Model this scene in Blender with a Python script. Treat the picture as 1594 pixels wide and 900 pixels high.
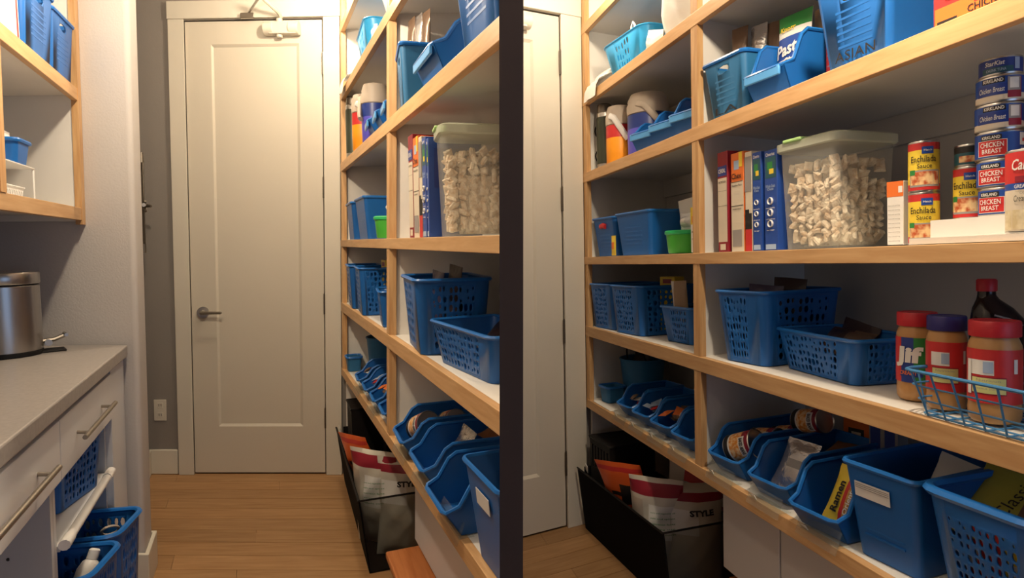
import bpy, bmesh, math, random
from mathutils import Vector, Matrix, Euler
random.seed(7)
PI = math.pi
SC = bpy.context.scene
for o in list(bpy.data.objects): bpy.data.objects.remove(o)

# ------------------------------------------------------------------ camera, light, exposure
H = 1.25
cam_d = bpy.data.cameras.new('camera'); cam = bpy.data.objects.new('camera', cam_d)
SC.collection.objects.link(cam); SC.camera = cam
cam.location = (0, 0, H); cam.rotation_euler = (PI/2 - 0.05, 0, 0)
cam_d.sensor_width = 36; cam_d.lens = 36*950/1594; cam_d.shift_y = -10/1594
cam_d.clip_start = 0.05
SC.view_settings.view_transform = 'Standard'; SC.view_settings.look = 'None'
SC.view_settings.gamma = 1; SC.view_settings.use_curve_mapping = False
SC.view_settings.exposure = 0.0
w = bpy.data.worlds.new('world'); SC.world = w; w.use_nodes = True
w.node_tree.nodes['Background'].inputs[0].default_value = (0.55, 0.72, 1.0, 1)   # daylight of the open room behind
w.node_tree.nodes['Background'].inputs[1].default_value = 0.015
LAMP_POWER = {'far': 28, 'near': 50}
LAMP_COL = (1.0, 0.83, 0.61)
_l = bpy.data.lights.new('daylight', 'AREA'); _l.shape = 'RECTANGLE'; _l.size = 1.6; _l.size_y = 1.5; _l.energy = 10; _l.color = (.45, .64, 1.0)
_o = bpy.data.objects.new('daylight', _l); SC.collection.objects.link(_o); _o.location = (1.35, -1.0, 1.15); _o.rotation_euler = (PI/2, 0, math.radians(52))   # daylight from the room the camera stands in

# ------------------------------------------------------------------ the two aisles' own frames
# a = across the aisle, b = along the shelf run (away from the camera), c = up
class Room: pass
def room(r, l, u):
    R = Room(); R.r = Vector(r).normalized(); R.l = Vector(l).normalized(); R.u = Vector(u).normalized()
    R.O = Vector((0, 0, H)) - H*R.u
    x = -R.r; y = (R.l - R.l.dot(R.r)*R.r); z = x.cross(y).normalized()
    if z.dot(R.u) < 0: z = -z
    y = z.cross(x).normalized()
    R.M = Matrix((x, y, z)).transposed().to_4x4(); R.sy = R.l.dot(y); R.lr = R.l.dot(R.r)
    return R
L = room((-0.38736, 0.92182, 0.01399), (0.99969, -0.02346, 0.00859), (0.01477, -0.02317, 0.99962))      # left aisle: walls a little out of square
R = room((-0.23522, 0.97172, -0.02098), (0.88966, 0.45630, 0.01696), (-0.01649, 0.02999, 0.99941))      # right aisle
def P(q, a, b, c): return q.O + a*q.l + b*q.r + c*q.u
def place(q, a, b, c, yaw=0., tilt=(0, 0, 0)):
    m = q.M.copy(); m.translation = P(q, a, b, c)
    return m @ Matrix.Rotation(yaw, 4, 'Z') @ Euler(tilt).to_matrix().to_4x4()
def facing(q, a, b):        # yaw that turns a thing's front (-y) to the camera
    d = q.M.to_3x3().transposed() @ (Vector((0, 0, 0)) - P(q, a, b, 0)); return math.atan2(d.x, -d.y)

# ------------------------------------------------------------------ materials
def mat(name, col, rough=.5, metal=0., spec=.5, col2=None, scale=8., stretch=(1, 1, 1), bump=0., detail=3., fac=(.35, .65), coord='Object', trans=0., bscale=None, alpha=1., ior=1.45, emit=0., sss=0.):
    m = bpy.data.materials.new(name); m.use_nodes = True; nt = m.node_tree; b = nt.nodes['Principled BSDF']
    b.inputs['Base Color'].default_value = (*col, 1); b.inputs['Roughness'].default_value = rough
    b.inputs['Metallic'].default_value = metal; b.inputs['Specular IOR Level'].default_value = spec
    b.inputs['Transmission Weight'].default_value = trans; b.inputs['IOR'].default_value = ior; b.inputs['Alpha'].default_value = alpha
    if emit: b.inputs['Emission Color'].default_value = (*col, 1); b.inputs['Emission Strength'].default_value = emit
    if col2 or bump:
        tc = nt.nodes.new('ShaderNodeTexCoord'); mp = nt.nodes.new('ShaderNodeMapping'); mp.inputs['Scale'].default_value = stretch
        nt.links.new(tc.outputs[coord], mp.inputs['Vector'])
        n = nt.nodes.new('ShaderNodeTexNoise'); n.inputs['Scale'].default_value = scale; n.inputs['Detail'].default_value = detail
        nt.links.new(mp.outputs[0], n.inputs['Vector'])
        if col2:
            r = nt.nodes.new('ShaderNodeValToRGB'); r.color_ramp.elements[0].position = fac[0]; r.color_ramp.elements[1].position = fac[1]
            r.color_ramp.elements[0].color = (*col, 1); r.color_ramp.elements[1].color = (*col2, 1)
            nt.links.new(n.outputs['Fac'], r.inputs['Fac']); nt.links.new(r.outputs[0], b.inputs['Base Color'])
        if bump:
            n2 = n
            if bscale:
                n2 = nt.nodes.new('ShaderNodeTexNoise'); n2.inputs['Scale'].default_value = bscale; nt.links.new(mp.outputs[0], n2.inputs['Vector'])
            bp = nt.nodes.new('ShaderNodeBump'); bp.inputs['Strength'].default_value = bump; bp.inputs['Distance'].default_value = .01
            nt.links.new(n2.outputs['Fac'], bp.inputs['Height']); nt.links.new(bp.outputs[0], b.inputs['Normal'])
    return m
def wood(name, c1, c2, ang=0., scale=5.0):       # grain runs along local x turned by ang
    m = bpy.data.materials.new(name); m.use_nodes = True; nt = m.node_tree; b = nt.nodes['Principled BSDF']
    tc = nt.nodes.new('ShaderNodeTexCoord'); rot = nt.nodes.new('ShaderNodeMapping'); rot.inputs['Rotation'].default_value = (0, 0, ang)
    mp = nt.nodes.new('ShaderNodeMapping'); mp.inputs['Scale'].default_value = (1.2, 14, 14)
    nt.links.new(tc.outputs['Object'], rot.inputs[0]); nt.links.new(rot.outputs[0], mp.inputs[0])
    n = nt.nodes.new('ShaderNodeTexNoise'); n.inputs['Scale'].default_value = scale; n.inputs['Detail'].default_value = 5; n.inputs['Distortion'].default_value = .6
    nt.links.new(mp.outputs[0], n.inputs[0])
    oi = nt.nodes.new('ShaderNodeObjectInfo')
    r = nt.nodes.new('ShaderNodeValToRGB'); r.color_ramp.elements[0].position = .3; r.color_ramp.elements[1].position = .72
    r.color_ramp.elements[0].color = (*c1, 1); r.color_ramp.elements[1].color = (*c2, 1)
    nt.links.new(n.outputs[0], r.inputs[0])
    hs = nt.nodes.new('ShaderNodeHueSaturation'); ma = nt.nodes.new('ShaderNodeMapRange')
    ma.inputs['To Min'].default_value = .85; ma.inputs['To Max'].default_value = 1.12
    nt.links.new(oi.outputs['Random'], ma.inputs[0]); nt.links.new(ma.outputs[0], hs.inputs['Value']); nt.links.new(r.outputs[0], hs.inputs['Color'])
    nt.links.new(hs.outputs[0], b.inputs['Base Color']); b.inputs['Roughness'].default_value = .45; b.inputs['Specular IOR Level'].default_value = .35
    return m
def plastic_clear(name, col, rough, w):
    m = bpy.data.materials.new(name); m.use_nodes = True; nt = m.node_tree; b = nt.nodes['Principled BSDF']
    b.inputs['Base Color'].default_value = (*col, 1); b.inputs['Roughness'].default_value = rough
    t = nt.nodes.new('ShaderNodeBsdfTransparent'); t.inputs[0].default_value = (.95, .96, .94, 1)
    mx = nt.nodes.new('ShaderNodeMixShader'); mx.inputs[0].default_value = w
    nt.links.new(t.outputs[0], mx.inputs[1]); nt.links.new(b.outputs[0], mx.inputs[2])
    nt.links.new(mx.outputs[0], nt.nodes['Material Output'].inputs[0])
    return m
BL = mat('blue_plastic', (.010, .112, .395), .38, col2=(.012, .125, .42), scale=3)
BLR = mat('blue_rim_plastic', (.014, .145, .48), .32)
BLD = mat('deep_blue_plastic', (.012, .105, .36), .42)
BLT = mat('blue_clear_lip', (.10, .36, .75), .3)
CY = mat('cyan_plastic', (.03, .35, .72), .35)
TEALB = mat('grey_blue_plastic', (.025, .15, .33), .45)
GRN = mat('green_plastic', (.07, .42, .05), .35); GRNR = mat('green_rim_plastic', (.03, .45, .14), .3)
OAK = wood('oak_edging', (.52, .29, .125), (.66, .41, .20))
OAKV = wood('oak_stile', (.50, .27, .11), (.62, .38, .18))
WHT = mat('white_shelf_board', (.73, .70, .65), .5, col2=(.77, .74, .69), scale=4)
PANEL = mat('shelf_back_panel', (.56, .53, .49), .6, col2=(.59, .56, .52), scale=3)
DOORM = mat('door_paint', (.60, .55, .465), .42, bump=.02, scale=120)
CASING = mat('casing_paint', (.64, .595, .51), .42)
GREYW = mat('grey_wall_paint', (.25, .225, .205), .85, bump=.08, scale=160)
STUBW = mat('pale_grey_wall_paint', (.50, .465, .44), .8, bump=.10, scale=140)
CEIL = mat('ceiling_paint', (.60, .58, .54), .9)
TRIMW = mat('baseboard_paint', (.66, .62, .53), .4)
DARK = mat('charcoal_post', (.055, .042, .042), .9, spec=.1)
COUNTER = mat('grey_quartz', (.27, .245, .23), .35, col2=(.33, .30, .28), scale=90, detail=6, fac=(.3, .7))
CABW = mat('white_cabinet', (.66, .66, .67), .35)
STEEL = mat('brushed_steel', (.42, .40, .38), .3, metal=1, col2=(.52, .50, .47), scale=30, stretch=(1, 1, .05))
NICKEL = mat('satin_nickel', (.40, .36, .31), .35, metal=1)
BRASSH = mat('dark_nickel', (.20, .175, .145), .4, metal=1)
BLK = mat('black_plastic', (.008, .007, .007), .55, spec=.3); BLKF = mat('black_fabric', (.009, .008, .008), .95, spec=.1)
CLOSER = mat('beige_metal', (.58, .53, .44), .4)
OUTL = mat('outlet_plastic', (.66, .61, .52), .4)
FLOOR = wood('floor_oak', (.30, .155, .062), (.41, .235, .108), 0, 4.0)
STOOLM = wood('stool_wood', (.40, .125, .035), (.52, .19, .06))
RED = mat('red_print', (.55, .03, .03), .4); DRED = mat('dark_red_print', (.26, .015, .03), .4); ORG = mat('orange_print', (.75, .17, .03), .4)
YEL = mat('yellow_print', (.80, .58, .05), .4); NAVY = mat('navy_print', (.02, .045, .24), .35); BLUP = mat('blue_print', (.02, .07, .33), .35)
WP = mat('white_print', (.75, .73, .70), .45); CREAM = mat('cream_print', (.66, .58, .46), .5); BLKP = mat('black_print', (.015, .013, .013), .5)
GREYP = mat('grey_print', (.30, .28, .27), .5); GRNP = mat('green_print', (.03, .22, .05), .4); TEALP = mat('teal_print', (.02, .09, .12), .4)
PALEBLUE = mat('pale_blue_print', (.35, .45, .62), .4); GREENLAB = mat('yellow_green_panel', (.60, .60, .25), .5)
FOOD = mat('food_print', (.45, .09, .03), .4, col2=(.80, .55, .28), scale=60, detail=2, fac=(.42, .58))
STEW = mat('bean_print', (.72, .25, .03), .4, col2=(.85, .60, .32), scale=110, detail=2, fac=(.42, .6))
NOOD = mat('noodle_print', (.70, .42, .10), .4, col2=(.35, .13, .03), scale=90, detail=4)
SOUP = mat('soup_print', (.78, .70, .50), .4, col2=(.60, .50, .30), scale=60)
TIN = mat('tin', (.55, .53, .50), .28, metal=1)
PB = mat('peanut_butter', (.42, .21, .075), .3, col2=(.48, .26, .10), scale=14); SYR = mat('dark_syrup', (.014, .006, .006), .12)
LIDR = mat('red_lid', (.50, .02, .03), .4); LIDB = mat('navy_lid', (.03, .025, .16), .4)
CERE = mat('frosted_cereal', (.60, .41, .26), .8, col2=(.82, .70, .56), scale=55, detail=4, fac=(.35, .6), bump=.5, bscale=160)
CLEAR = plastic_clear('clear_plastic', (.90, .88, .78), .25, .19); LIDG = plastic_clear('pale_green_lid', (.78, .82, .66), .35, .5); TABG = mat('green_tab', (.45, .72, .28), .4)
CLEARF = plastic_clear('clear_film', (.85, .85, .86), .15, .62); CLEART = plastic_clear('clear_label_holder', (.6, .62, .65), .1, .06); SHEER = plastic_clear('sheer_black_mesh', (.012, .010, .010), .6, .50)
WBAG = mat('white_bag_plastic', (.82, .80, .76), .45, bump=.3, scale=20); PAPER = mat('white_paper', (.80, .78, .73), .7)
FOIL = mat('silver_foil', (.60, .58, .57), .25, metal=.8, bump=.6, scale=25); BROWNF = mat('brown_wrapper', (.16, .10, .065), .35, metal=.2, bump=.5, scale=20)
DARKBAG = mat('dark_snack_wrapper', (.035, .02, .022), .35, bump=.6, scale=18); PURPB = mat('purple_dark_wrapper', (.05, .045, .10), .3, bump=.6, scale=18)
ORGBAG = mat('orange_chip_bag', (.72, .12, .02), .32, bump=.4, scale=12); CHIPW = mat('white_chip_bag', (.58, .54, .46), .35, bump=.5, scale=12)
YELB = mat('yellow_green_pouch', (.42, .38, .06), .4, bump=.4, scale=14); ORGJ = mat('orange_jug_plastic', (.90, .33, .015), .4); PURJ = mat('violet_jug_plastic', (.10, .09, .55), .4)
BEIGE = mat('beige_lid', (.50, .42, .34), .5); OLIVE = mat('olive_steel', (.055, .065, .045), .35, metal=.3); BREAD = mat('brown_crumb', (.26, .11, .045), .9, bump=.6, scale=60)
GLOW = mat('bulb_glass', (1, .82, .58), .4, emit=14)
WIRE = mat('blue_coated_wire', (.05, .20, .42), .4); PURSHELF = WHT
MAGZ = mat('tan_magazine', (.40, .28, .18), .45); 

# ------------------------------------------------------------------ mesh helpers
class MB:
    def __init__(s): s.v = []; s.f = []; s.m = []
    def add(s, vs, fs, mi=0):
        o = len(s.v); s.v += [tuple(v) for v in vs]; s.f += [tuple(i+o for i in f) for f in fs]; s.m += [mi]*len(fs); return s
    def box(s, x0, x1, y0, y1, z0, z1, mi=0, M=None):
        vs = [Vector((x, y, z)) for z in (z0, z1) for y in (y0, y1) for x in (x0, x1)]
        if M: vs = [M @ v for v in vs]
        return s.add(vs, [(0, 2, 3, 1), (4, 5, 7, 6), (0, 1, 5, 4), (1, 3, 7, 5), (3, 2, 6, 7), (2, 0, 4, 6)], mi)
    def loft(s, rings, closed0=True, closed1=True, mi=0, loop=True):
        n = len(rings[0]); vs = [v for r in rings for v in r]; fs = []
        for k in range(len(rings)-1):
            for i in range(n if loop else n-1):
                j = (i+1) % n; fs.append((k*n+i, k*n+j, (k+1)*n+j, (k+1)*n+i))
        if closed0: fs.append(tuple(range(n))[::-1])
        if closed1: fs.append(tuple(range((len(rings)-1)*n, len(rings)*n)))
        return s.add(vs, fs, mi)
    def lathe(s, prof, seg=24, mi=0, c=(0, 0, 0), close=True):
        rings = [[(c[0]+r*math.cos(2*PI*i/seg), c[1]+r*math.sin(2*PI*i/seg), c[2]+z) for i in range(seg)] for r, z in prof]
        return s.loft(rings, close, close, mi)
    def tube(s, pts, r, seg=6, closed=False, mi=0, ry=None):
        pts = [Vector(p) for p in pts]; n = len(pts); rings = []; up = None
        for i, p in enumerate(pts):
            if closed: d = pts[(i+1) % n]-pts[i-1]
            else: d = pts[min(i+1, n-1)]-pts[max(i-1, 0)]
            d.normalize()
            if up is None: up = Vector((0, 0, 1)) if abs(d.z) < .9 else Vector((1, 0, 0))
            sd = d.cross(up); 
            if sd.length < 1e-5: sd = d.cross(Vector((1, 0, 0)))
            sd.normalize(); u2 = sd.cross(d).normalized()
            if not (abs(d.z) < .9 and closed): up = u2
            rr = r[i] if isinstance(r, (list, tuple)) else r
            rings.append([p + sd*math.cos(2*PI*k/seg)*rr + u2*math.sin(2*PI*k/seg)*(ry or rr) for k in range(seg)])
        if closed: rings.append(rings[0])
        return s.loft(rings, not closed, not closed, mi)
    def prism(s, poly, lo, hi, axis='z', mi=0, M=None):
        n = len(poly)
        def pt(p, h):
            v = Vector((p[0], p[1], h)) if axis == 'z' else (Vector((h, p[0], p[1])) if axis == 'x' else Vector((p[0], h, p[1])))
            return M @ v if M else v
        vs = [pt(p, lo) for p in poly]+[pt(p, hi) for p in poly]
        return s.add(vs, [tuple(range(n))[::-1], tuple(range(n, 2*n))]+[(i, (i+1) % n, n+(i+1) % n, n+i) for i in range(n)], mi)
    def patch(s, Rr, p0, p1, z0, z1, mi=0, n=8, cx=0., cy=0.):
        vs = []; 
        for i in range(n+1):
            p = p0+(p1-p0)*i/n; x, y = cx+Rr*math.sin(p), cy-Rr*math.cos(p); vs += [(x, y, z0), (x, y, z1)]
        return s.add(vs, [(2*i, 2*i+2, 2*i+3, 2*i+1) for i in range(n)], mi)
    def mesh(s, name, mats, smooth=40):
        me = bpy.data.meshes.new(name); me.from_pydata(s.v, [], s.f)
        for m in mats: me.materials.append(m)
        if len(mats) > 1: me.polygons.foreach_set('material_index', s.m)
        if not getattr(s, 'keep', False): bm = bmesh.new(); bm.from_mesh(me); bmesh.ops.recalc_face_normals(bm, faces=bm.faces); bm.to_mesh(me); bm.free()
        if smooth:
            me.polygons.foreach_set('use_smooth', [True]*len(me.polygons)); me.set_sharp_from_angle(angle=math.radians(smooth))
        me.update(); return me
COL = SC.collection
def link(o, parent=None):
    COL.objects.link(o)
    if parent is not None: o.parent = parent
    return o
def obj(name, mb, mats, parent=None, smooth=40, bevel=0, solid=0, M=None, kind=None, label=None):
    if not isinstance(mats, (list, tuple)): mats = [mats]
    me = mb if isinstance(mb, bpy.types.Mesh) else mb.mesh(name, mats, smooth)
    o = link(bpy.data.objects.new(name, me), parent)
    if M is not None: o.matrix_local = M
    if solid: s = o.modifiers.new('solid', 'SOLIDIFY'); s.thickness = solid; s.offset = 0
    if solid: wn = o.modifiers.new('normals', 'WEIGHTED_NORMAL'); wn.keep_sharp = True; wn.weight = 90
    if bevel: b = o.modifiers.new('bevel', 'BEVEL'); b.width = bevel; b.segments = 2; b.limit_method = 'ANGLE'
    if kind: o['kind'] = kind
    if label: o['label'] = label
    return o
def tag(o, label, cat, group=None, kind=None):
    if label: o['label'] = label
    if cat: o['category'] = cat
    if group: o['group'] = group
    if kind: o['kind'] = kind
    return o
def thing(name, label, cat, M, group=None):
    o = link(bpy.data.objects.new(name, None)); o.empty_display_size = .05; o.matrix_world = M
    return tag(o, label, cat, group)
def single(name, mb, mats, label, cat, M, group=None, **k):
    o = obj(name, mb, mats, None, M=M, **k); return tag(o, label, cat, group)
def struct(name, mb, mats, parent=None, **k):
    o = obj(name, mb, mats, parent, **k)
    if parent is None: o['kind'] = 'structure'
    return o
def rbox(q, a0, a1, b0, b1, c0, c1, mb=None, mi=0):      # block in a room's (a,b,c) axes
    mb = mb or MB(); vs = [P(q, a, b, c) for c in (c0, c1) for b in (b0, b1) for a in (a0, a1)]
    return mb.add(vs, [(0, 2, 3, 1), (4, 5, 7, 6), (0, 1, 5, 4), (1, 3, 7, 5), (3, 2, 6, 7), (2, 0, 4, 6)], mi)
def rprism(q, poly, c0, c1, mb=None, mi=0):
    mb = mb or MB(); n = len(poly); vs = [P(q, a, b, c) for c in (c0, c1) for a, b in poly]
    return mb.add(vs, [tuple(range(n))[::-1], tuple(range(n, 2*n))]+[(i, (i+1) % n, n+(i+1) % n, n+i) for i in range(n)], mi)
_tx = {}
def text_mesh(s, bold=0.0, shear=0.0):
    k = (s, bold, shear)
    if k not in _tx:
        c = bpy.data.curves.new('t', 'FONT'); c.body = s; c.align_x = 'CENTER'; c.align_y = 'CENTER'; c.offset = bold; c.shear = shear; c.resolution_u = 2
        o = bpy.data.objects.new('t', c); COL.objects.link(o); dg = bpy.context.evaluated_depsgraph_get(); dg.update()
        me = bpy.data.meshes.new_from_object(o.evaluated_get(dg)); bpy.data.objects.remove(o)
        _tx[k] = ([v.co.copy() for v in me.vertices], [tuple(p.vertices) for p in me.polygons]); bpy.data.meshes.remove(me); bpy.data.curves.remove(c)
    return _tx[k]
def text(mb, s, x, z, width, hgt=None, y=-.0006, mi=0, bold=.02, shear=0., Rc=None, rot=0., cy=0., arc=0.):
    """lettering on the front (-y) plane, or wrapped round a cylinder of radius Rc (x is then arc length)"""
    vs, fs = text_mesh(s, bold, shear); x0 = min(v.x for v in vs); x1 = max(v.x for v in vs); y0 = min(v.y for v in vs); y1 = max(v.y for v in vs)
    sx = width/(x1-x0); sz = hgt/(y1-y0) if hgt else sx; out = []; cr, sr = math.cos(rot), math.sin(rot)
    for v in vs:
        px = (v.x-(x0+x1)/2)*sx; pz = (v.y-(y0+y1)/2)*sz + arc*((v.x-(x0+x1)/2)/(x1-x0))**2*-4
        px, pz = px*cr-pz*sr+x, px*sr+pz*cr+z
        if Rc: p = px/Rc; out.append((Rc*math.sin(p)*1.0, cy-Rc*math.cos(p), pz))
        else: out.append((px, y, pz))
    return mb.add(out, fs, mi)
def rect(mb, x0, x1, z0, z1, y, mi): return mb.add([(x0, y, z0), (x1, y, z0), (x1, y, z1), (x0, y, z1)], [(0, 1, 2, 3)], mi)

# ------------------------------------------------------------------ containers
def side_pt(side, u, t, wb, db, wt, dt, h, r):
    W = (wb+(wt-wb)*t)/2; D = (db+(dt-db)*t)/2; z = h*t
    if side == 0: return Vector((-W+r+u*2*(W-r), -D, z))
    if side == 1: return Vector((W, -D+r+u*2*(D-r), z))
    if side == 2: return Vector((W-r-u*2*(W-r), D, z))
    return Vector((-W, D-r-u*2*(D-r), z))
def ring_pts(t, wb, db, wt, dt, h, r, nc=4, grow=0.):
    W = (wb+(wt-wb)*t)/2+grow; D = (db+(dt-db)*t)/2+grow; z = h*t; out = []
    for cx, cy, a0 in ((W-r, -D+r, -PI/2), (W-r, D-r, 0), (-W+r, D-r, PI/2), (-W+r, -D+r, PI)):
        for k in range(nc+1): a = a0+PI/2*k/nc; out.append(Vector((cx+r*math.cos(a), cy+r*math.sin(a), z)))
    return out
def shell(wb, db, wt, dt, h, r=.02, holes={}, seed=0, t0=0.06, t1=.93):
    """single-skin tub: holes[side] = (nu, nv, u0, u1, size) real openings; side 0 front, 1 right, 2 back, 3 left"""
    rnd = random.Random(seed); mb = MB(); mb.keep = True; S = lambda s, u, t: side_pt(s, u, t, wb, db, wt, dt, h, r)
    quad = lambda s, u0, u1, a, b: mb.add([S(s, u0, a), S(s, u1, a), S(s, u1, b), S(s, u0, b)], [(0, 1, 2, 3)])
    for s in range(4):
        if s in holes:
            hh = holes[s]; nu, nv, ua, ub, sz = hh[:5]; ta, tb = hh[5:7] if len(hh) > 5 else (t0, t1)
            if ua > 0: quad(s, 0, ua, 0, 1)
            if ub < 1: quad(s, ub, 1, 0, 1)
            quad(s, ua, ub, 0, ta); quad(s, ua, ub, tb, 1)
            for i in range(nu):
                for j in range(nv):
                    u0, u1 = ua+(ub-ua)*i/nu, ua+(ub-ua)*(i+1)/nu; v0, v1 = ta+(tb-ta)*j/nv, ta+(tb-ta)*(j+1)/nv
                    k = sz if isinstance(sz, float) else rnd.uniform(*sz); kv = k*(1 if isinstance(sz, float) else rnd.uniform(.9, 1.3)); kv = min(kv, .94)
                    uc, vc = (u0+u1)/2, (v0+v1)/2
                    if not isinstance(sz, float): uc += rnd.uniform(-1, 1)*(u1-u0)*.5*(.94-k); vc += rnd.uniform(-1, 1)*(v1-v0)*.5*(.94-kv)
                    outer = [(u0, v0), ((u0+u1)/2, v0), (u1, v0), (u1, (v0+v1)/2), (u1, v1), ((u0+u1)/2, v1), (u0, v1), (u0, (v0+v1)/2)]
                    inner = []
                    for m_ in range(8):
                        a = -3*PI/4+m_*PI/4; inner.append((uc+math.cos(a)*k*(u1-u0)/2, vc+math.sin(a)*kv*(v1-v0)/2))
                    mb.add([S(s, *p) for p in outer]+[S(s, *p) for p in inner], [(m_, (m_+1) % 8, 8+(m_+1) % 8, 8+m_) for m_ in range(8)])
        else: quad(s, 0, 1, 0, 1)
    nc = 4
    a, b = ring_pts(0, wb, db, wt, dt, h, r, nc), ring_pts(1, wb, db, wt, dt, h, r, nc)
    for q in range(4):
        for k in range(nc):
            i = q*(nc+1)+k; mb.add([a[i], a[i+1], b[i+1], b[i]], [(0, 1, 2, 3)])
    mb.add(a, [tuple(range(len(a)))[::-1]])
    return mb
def off(mb, dx, dy, dz=0):
    mb.v = [(v[0]+dx, v[1]+dy, v[2]+dz) for v in mb.v]; return mb
def weld(me):
    bm = bmesh.new(); bm.from_mesh(me); bmesh.ops.remove_doubles(bm, verts=bm.verts, dist=1e-5); bm.to_mesh(me); bm.free()
    me.set_sharp_from_angle(angle=math.radians(35)); return me
def basket(name, label, M, wb, db, wt, dt, h, holes, m=BL, rm=BLR, r=.02, rim=.006, seed=0, group=None, cat='basket', th=.003, dip=None):
    t = thing(name, label, cat, M, group)
    mb = off(shell(wb, db, wt, dt, h-.003, r, holes, seed), 0, max(db, dt)/2)
    o = obj('basket_body', mb, m, t, solid=th); weld(o.data)
    p = [v+Vector((0, max(db, dt)/2, -.003)) for v in ring_pts(1, wb, db, wt, dt, h, r, 4, .002)]
    obj('rim', MB().tube(p, rim, 6, True, ry=rim*.8), rm, t)
    return t
HB = lambda nu, nv, u0=.06, u1=.94, s=(.35, .8): (nu, nv, u0, u1, s)
def tall_bin(label, M, wb, wt, db, dt, h, name='storage_bin', group=None, window=True, ribs=5, m=BL, seed=0, word=None, sticker=None, wordmat=None):
    t = thing(name, label, 'bin', M, group); D = max(db, dt)
    holes = {0: (1, 1, .30, .70, .94, .76, .90)} if window else {}
    o = obj('bin_body', off(shell(wb, db, wt, dt, h-.003, .015, holes), 0, D/2), m, t, solid=.003); weld(o.data)
    p = [v+Vector((0, D/2, -.003)) for v in ring_pts(1, wb, db, wt, dt, h, .015, 4, .003)]
    obj('rim', MB().tube(p, .005, 6, True, ry=.006), BLR, t)
    if ribs:
        fy = lambda z: D/2-(db+(dt-db)*z/h)/2
        me = None
        for k in range(ribs):
            z = h*(.26+.48*k/ribs); wd = wb*.28
            if me is None: me = MB().box(-wd, wd, -.0009, .001, -.003, .003).mesh('rib', [m], 0)
            obj('rib', me, m, t, M=Matrix.Translation((0, fy(z)-.001, z)))
    if word:
        b = MB(); text(b, word, 0, h*.145, wb*.66, h*.12, y=-.006+D/2-(db+(dt-db)*.145)/2, bold=0); obj('lettering', b, wordmat or BLKP, t)
    return t
def hopper(label, M, wd, d, h, lip=.055, name='hopper_bin', group=None, m=BL, cat='bin', lipm=None):
    """open fronted stacking bin: front edge of the lip at y=0, floor from y=.035 on"""
    t = thing(name, label, cat, M, group); W = wd/2; th = .0025
    prof = [(.04, 0), (.004, lip), (.035, lip+.015), (.062, h*.9), (.082, h), (d, h), (d-.02, 0)]
    mb = MB()
    for sx in (-1, 1):
        top = [(sx*(W-.006-(0 if z > .01 else .008))) for y, z in prof]
        a = [Vector((top[i], prof[i][0], prof[i][1])) for i in range(7)]; b = [v+Vector((-sx*th, 0, 0)) for v in a]
        n = 7; mb.add(a+b, [tuple(range(n)), tuple(range(n, 2*n))[::-1]]+[(i, (i+1) % n, n+(i+1) % n, n+i) for i in range(n)])
    mb.box(-W+.014, W-.014, .04, d-.02, 0, th)
    x = W-.006
    mb.add([(-x+.008, .04, 0), (x-.008, .04, 0), (x, .004, lip), (-x, .004, lip), (-x+.008, .043, 0), (x-.008, .043, 0), (x, .007, lip), (-x, .007, lip)],
           [(0, 1, 2, 3), (7, 6, 5, 4), (0, 4, 5, 1), (1, 5, 6, 2), (2, 6, 7, 3), (3, 7, 4, 0)])
    mb.add([(-x+.008, d-.02, 0), (x-.008, d-.02, 0), (x, d, h), (-x, d, h), (-x+.008, d-.023, 0), (x-.008, d-.023, 0), (x, d-.003, h), (-x, d-.003, h)],
           [(0, 1, 2, 3), (7, 6, 5, 4), (0, 4, 5, 1), (1, 5, 6, 2), (2, 6, 7, 3), (3, 7, 4, 0)])
    obj('bin_body', mb, m, t, smooth=30)
    path = [(-x, d, h), (-x, .082, h), (-x, .062, h*.9), (-x, .035, lip+.015), (-x+.004, .006, lip+.002), (-x+.02, 0, lip), (x-.02, 0, lip), (x-.004, .006, lip+.002), (x, .035, lip+.015), (x, .062, h*.9), (x, .082, h), (x, d, h)]
    obj('rim', MB().tube(path, .0052, 6, True), BLR, t)
    if lipm:
        obj('label_lip', MB().box(-x+.01, x-.01, -.004, .004, lip-.022, lip+.002), lipm, t, bevel=.002, label='paler front lip of the bin')
    return t

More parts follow.
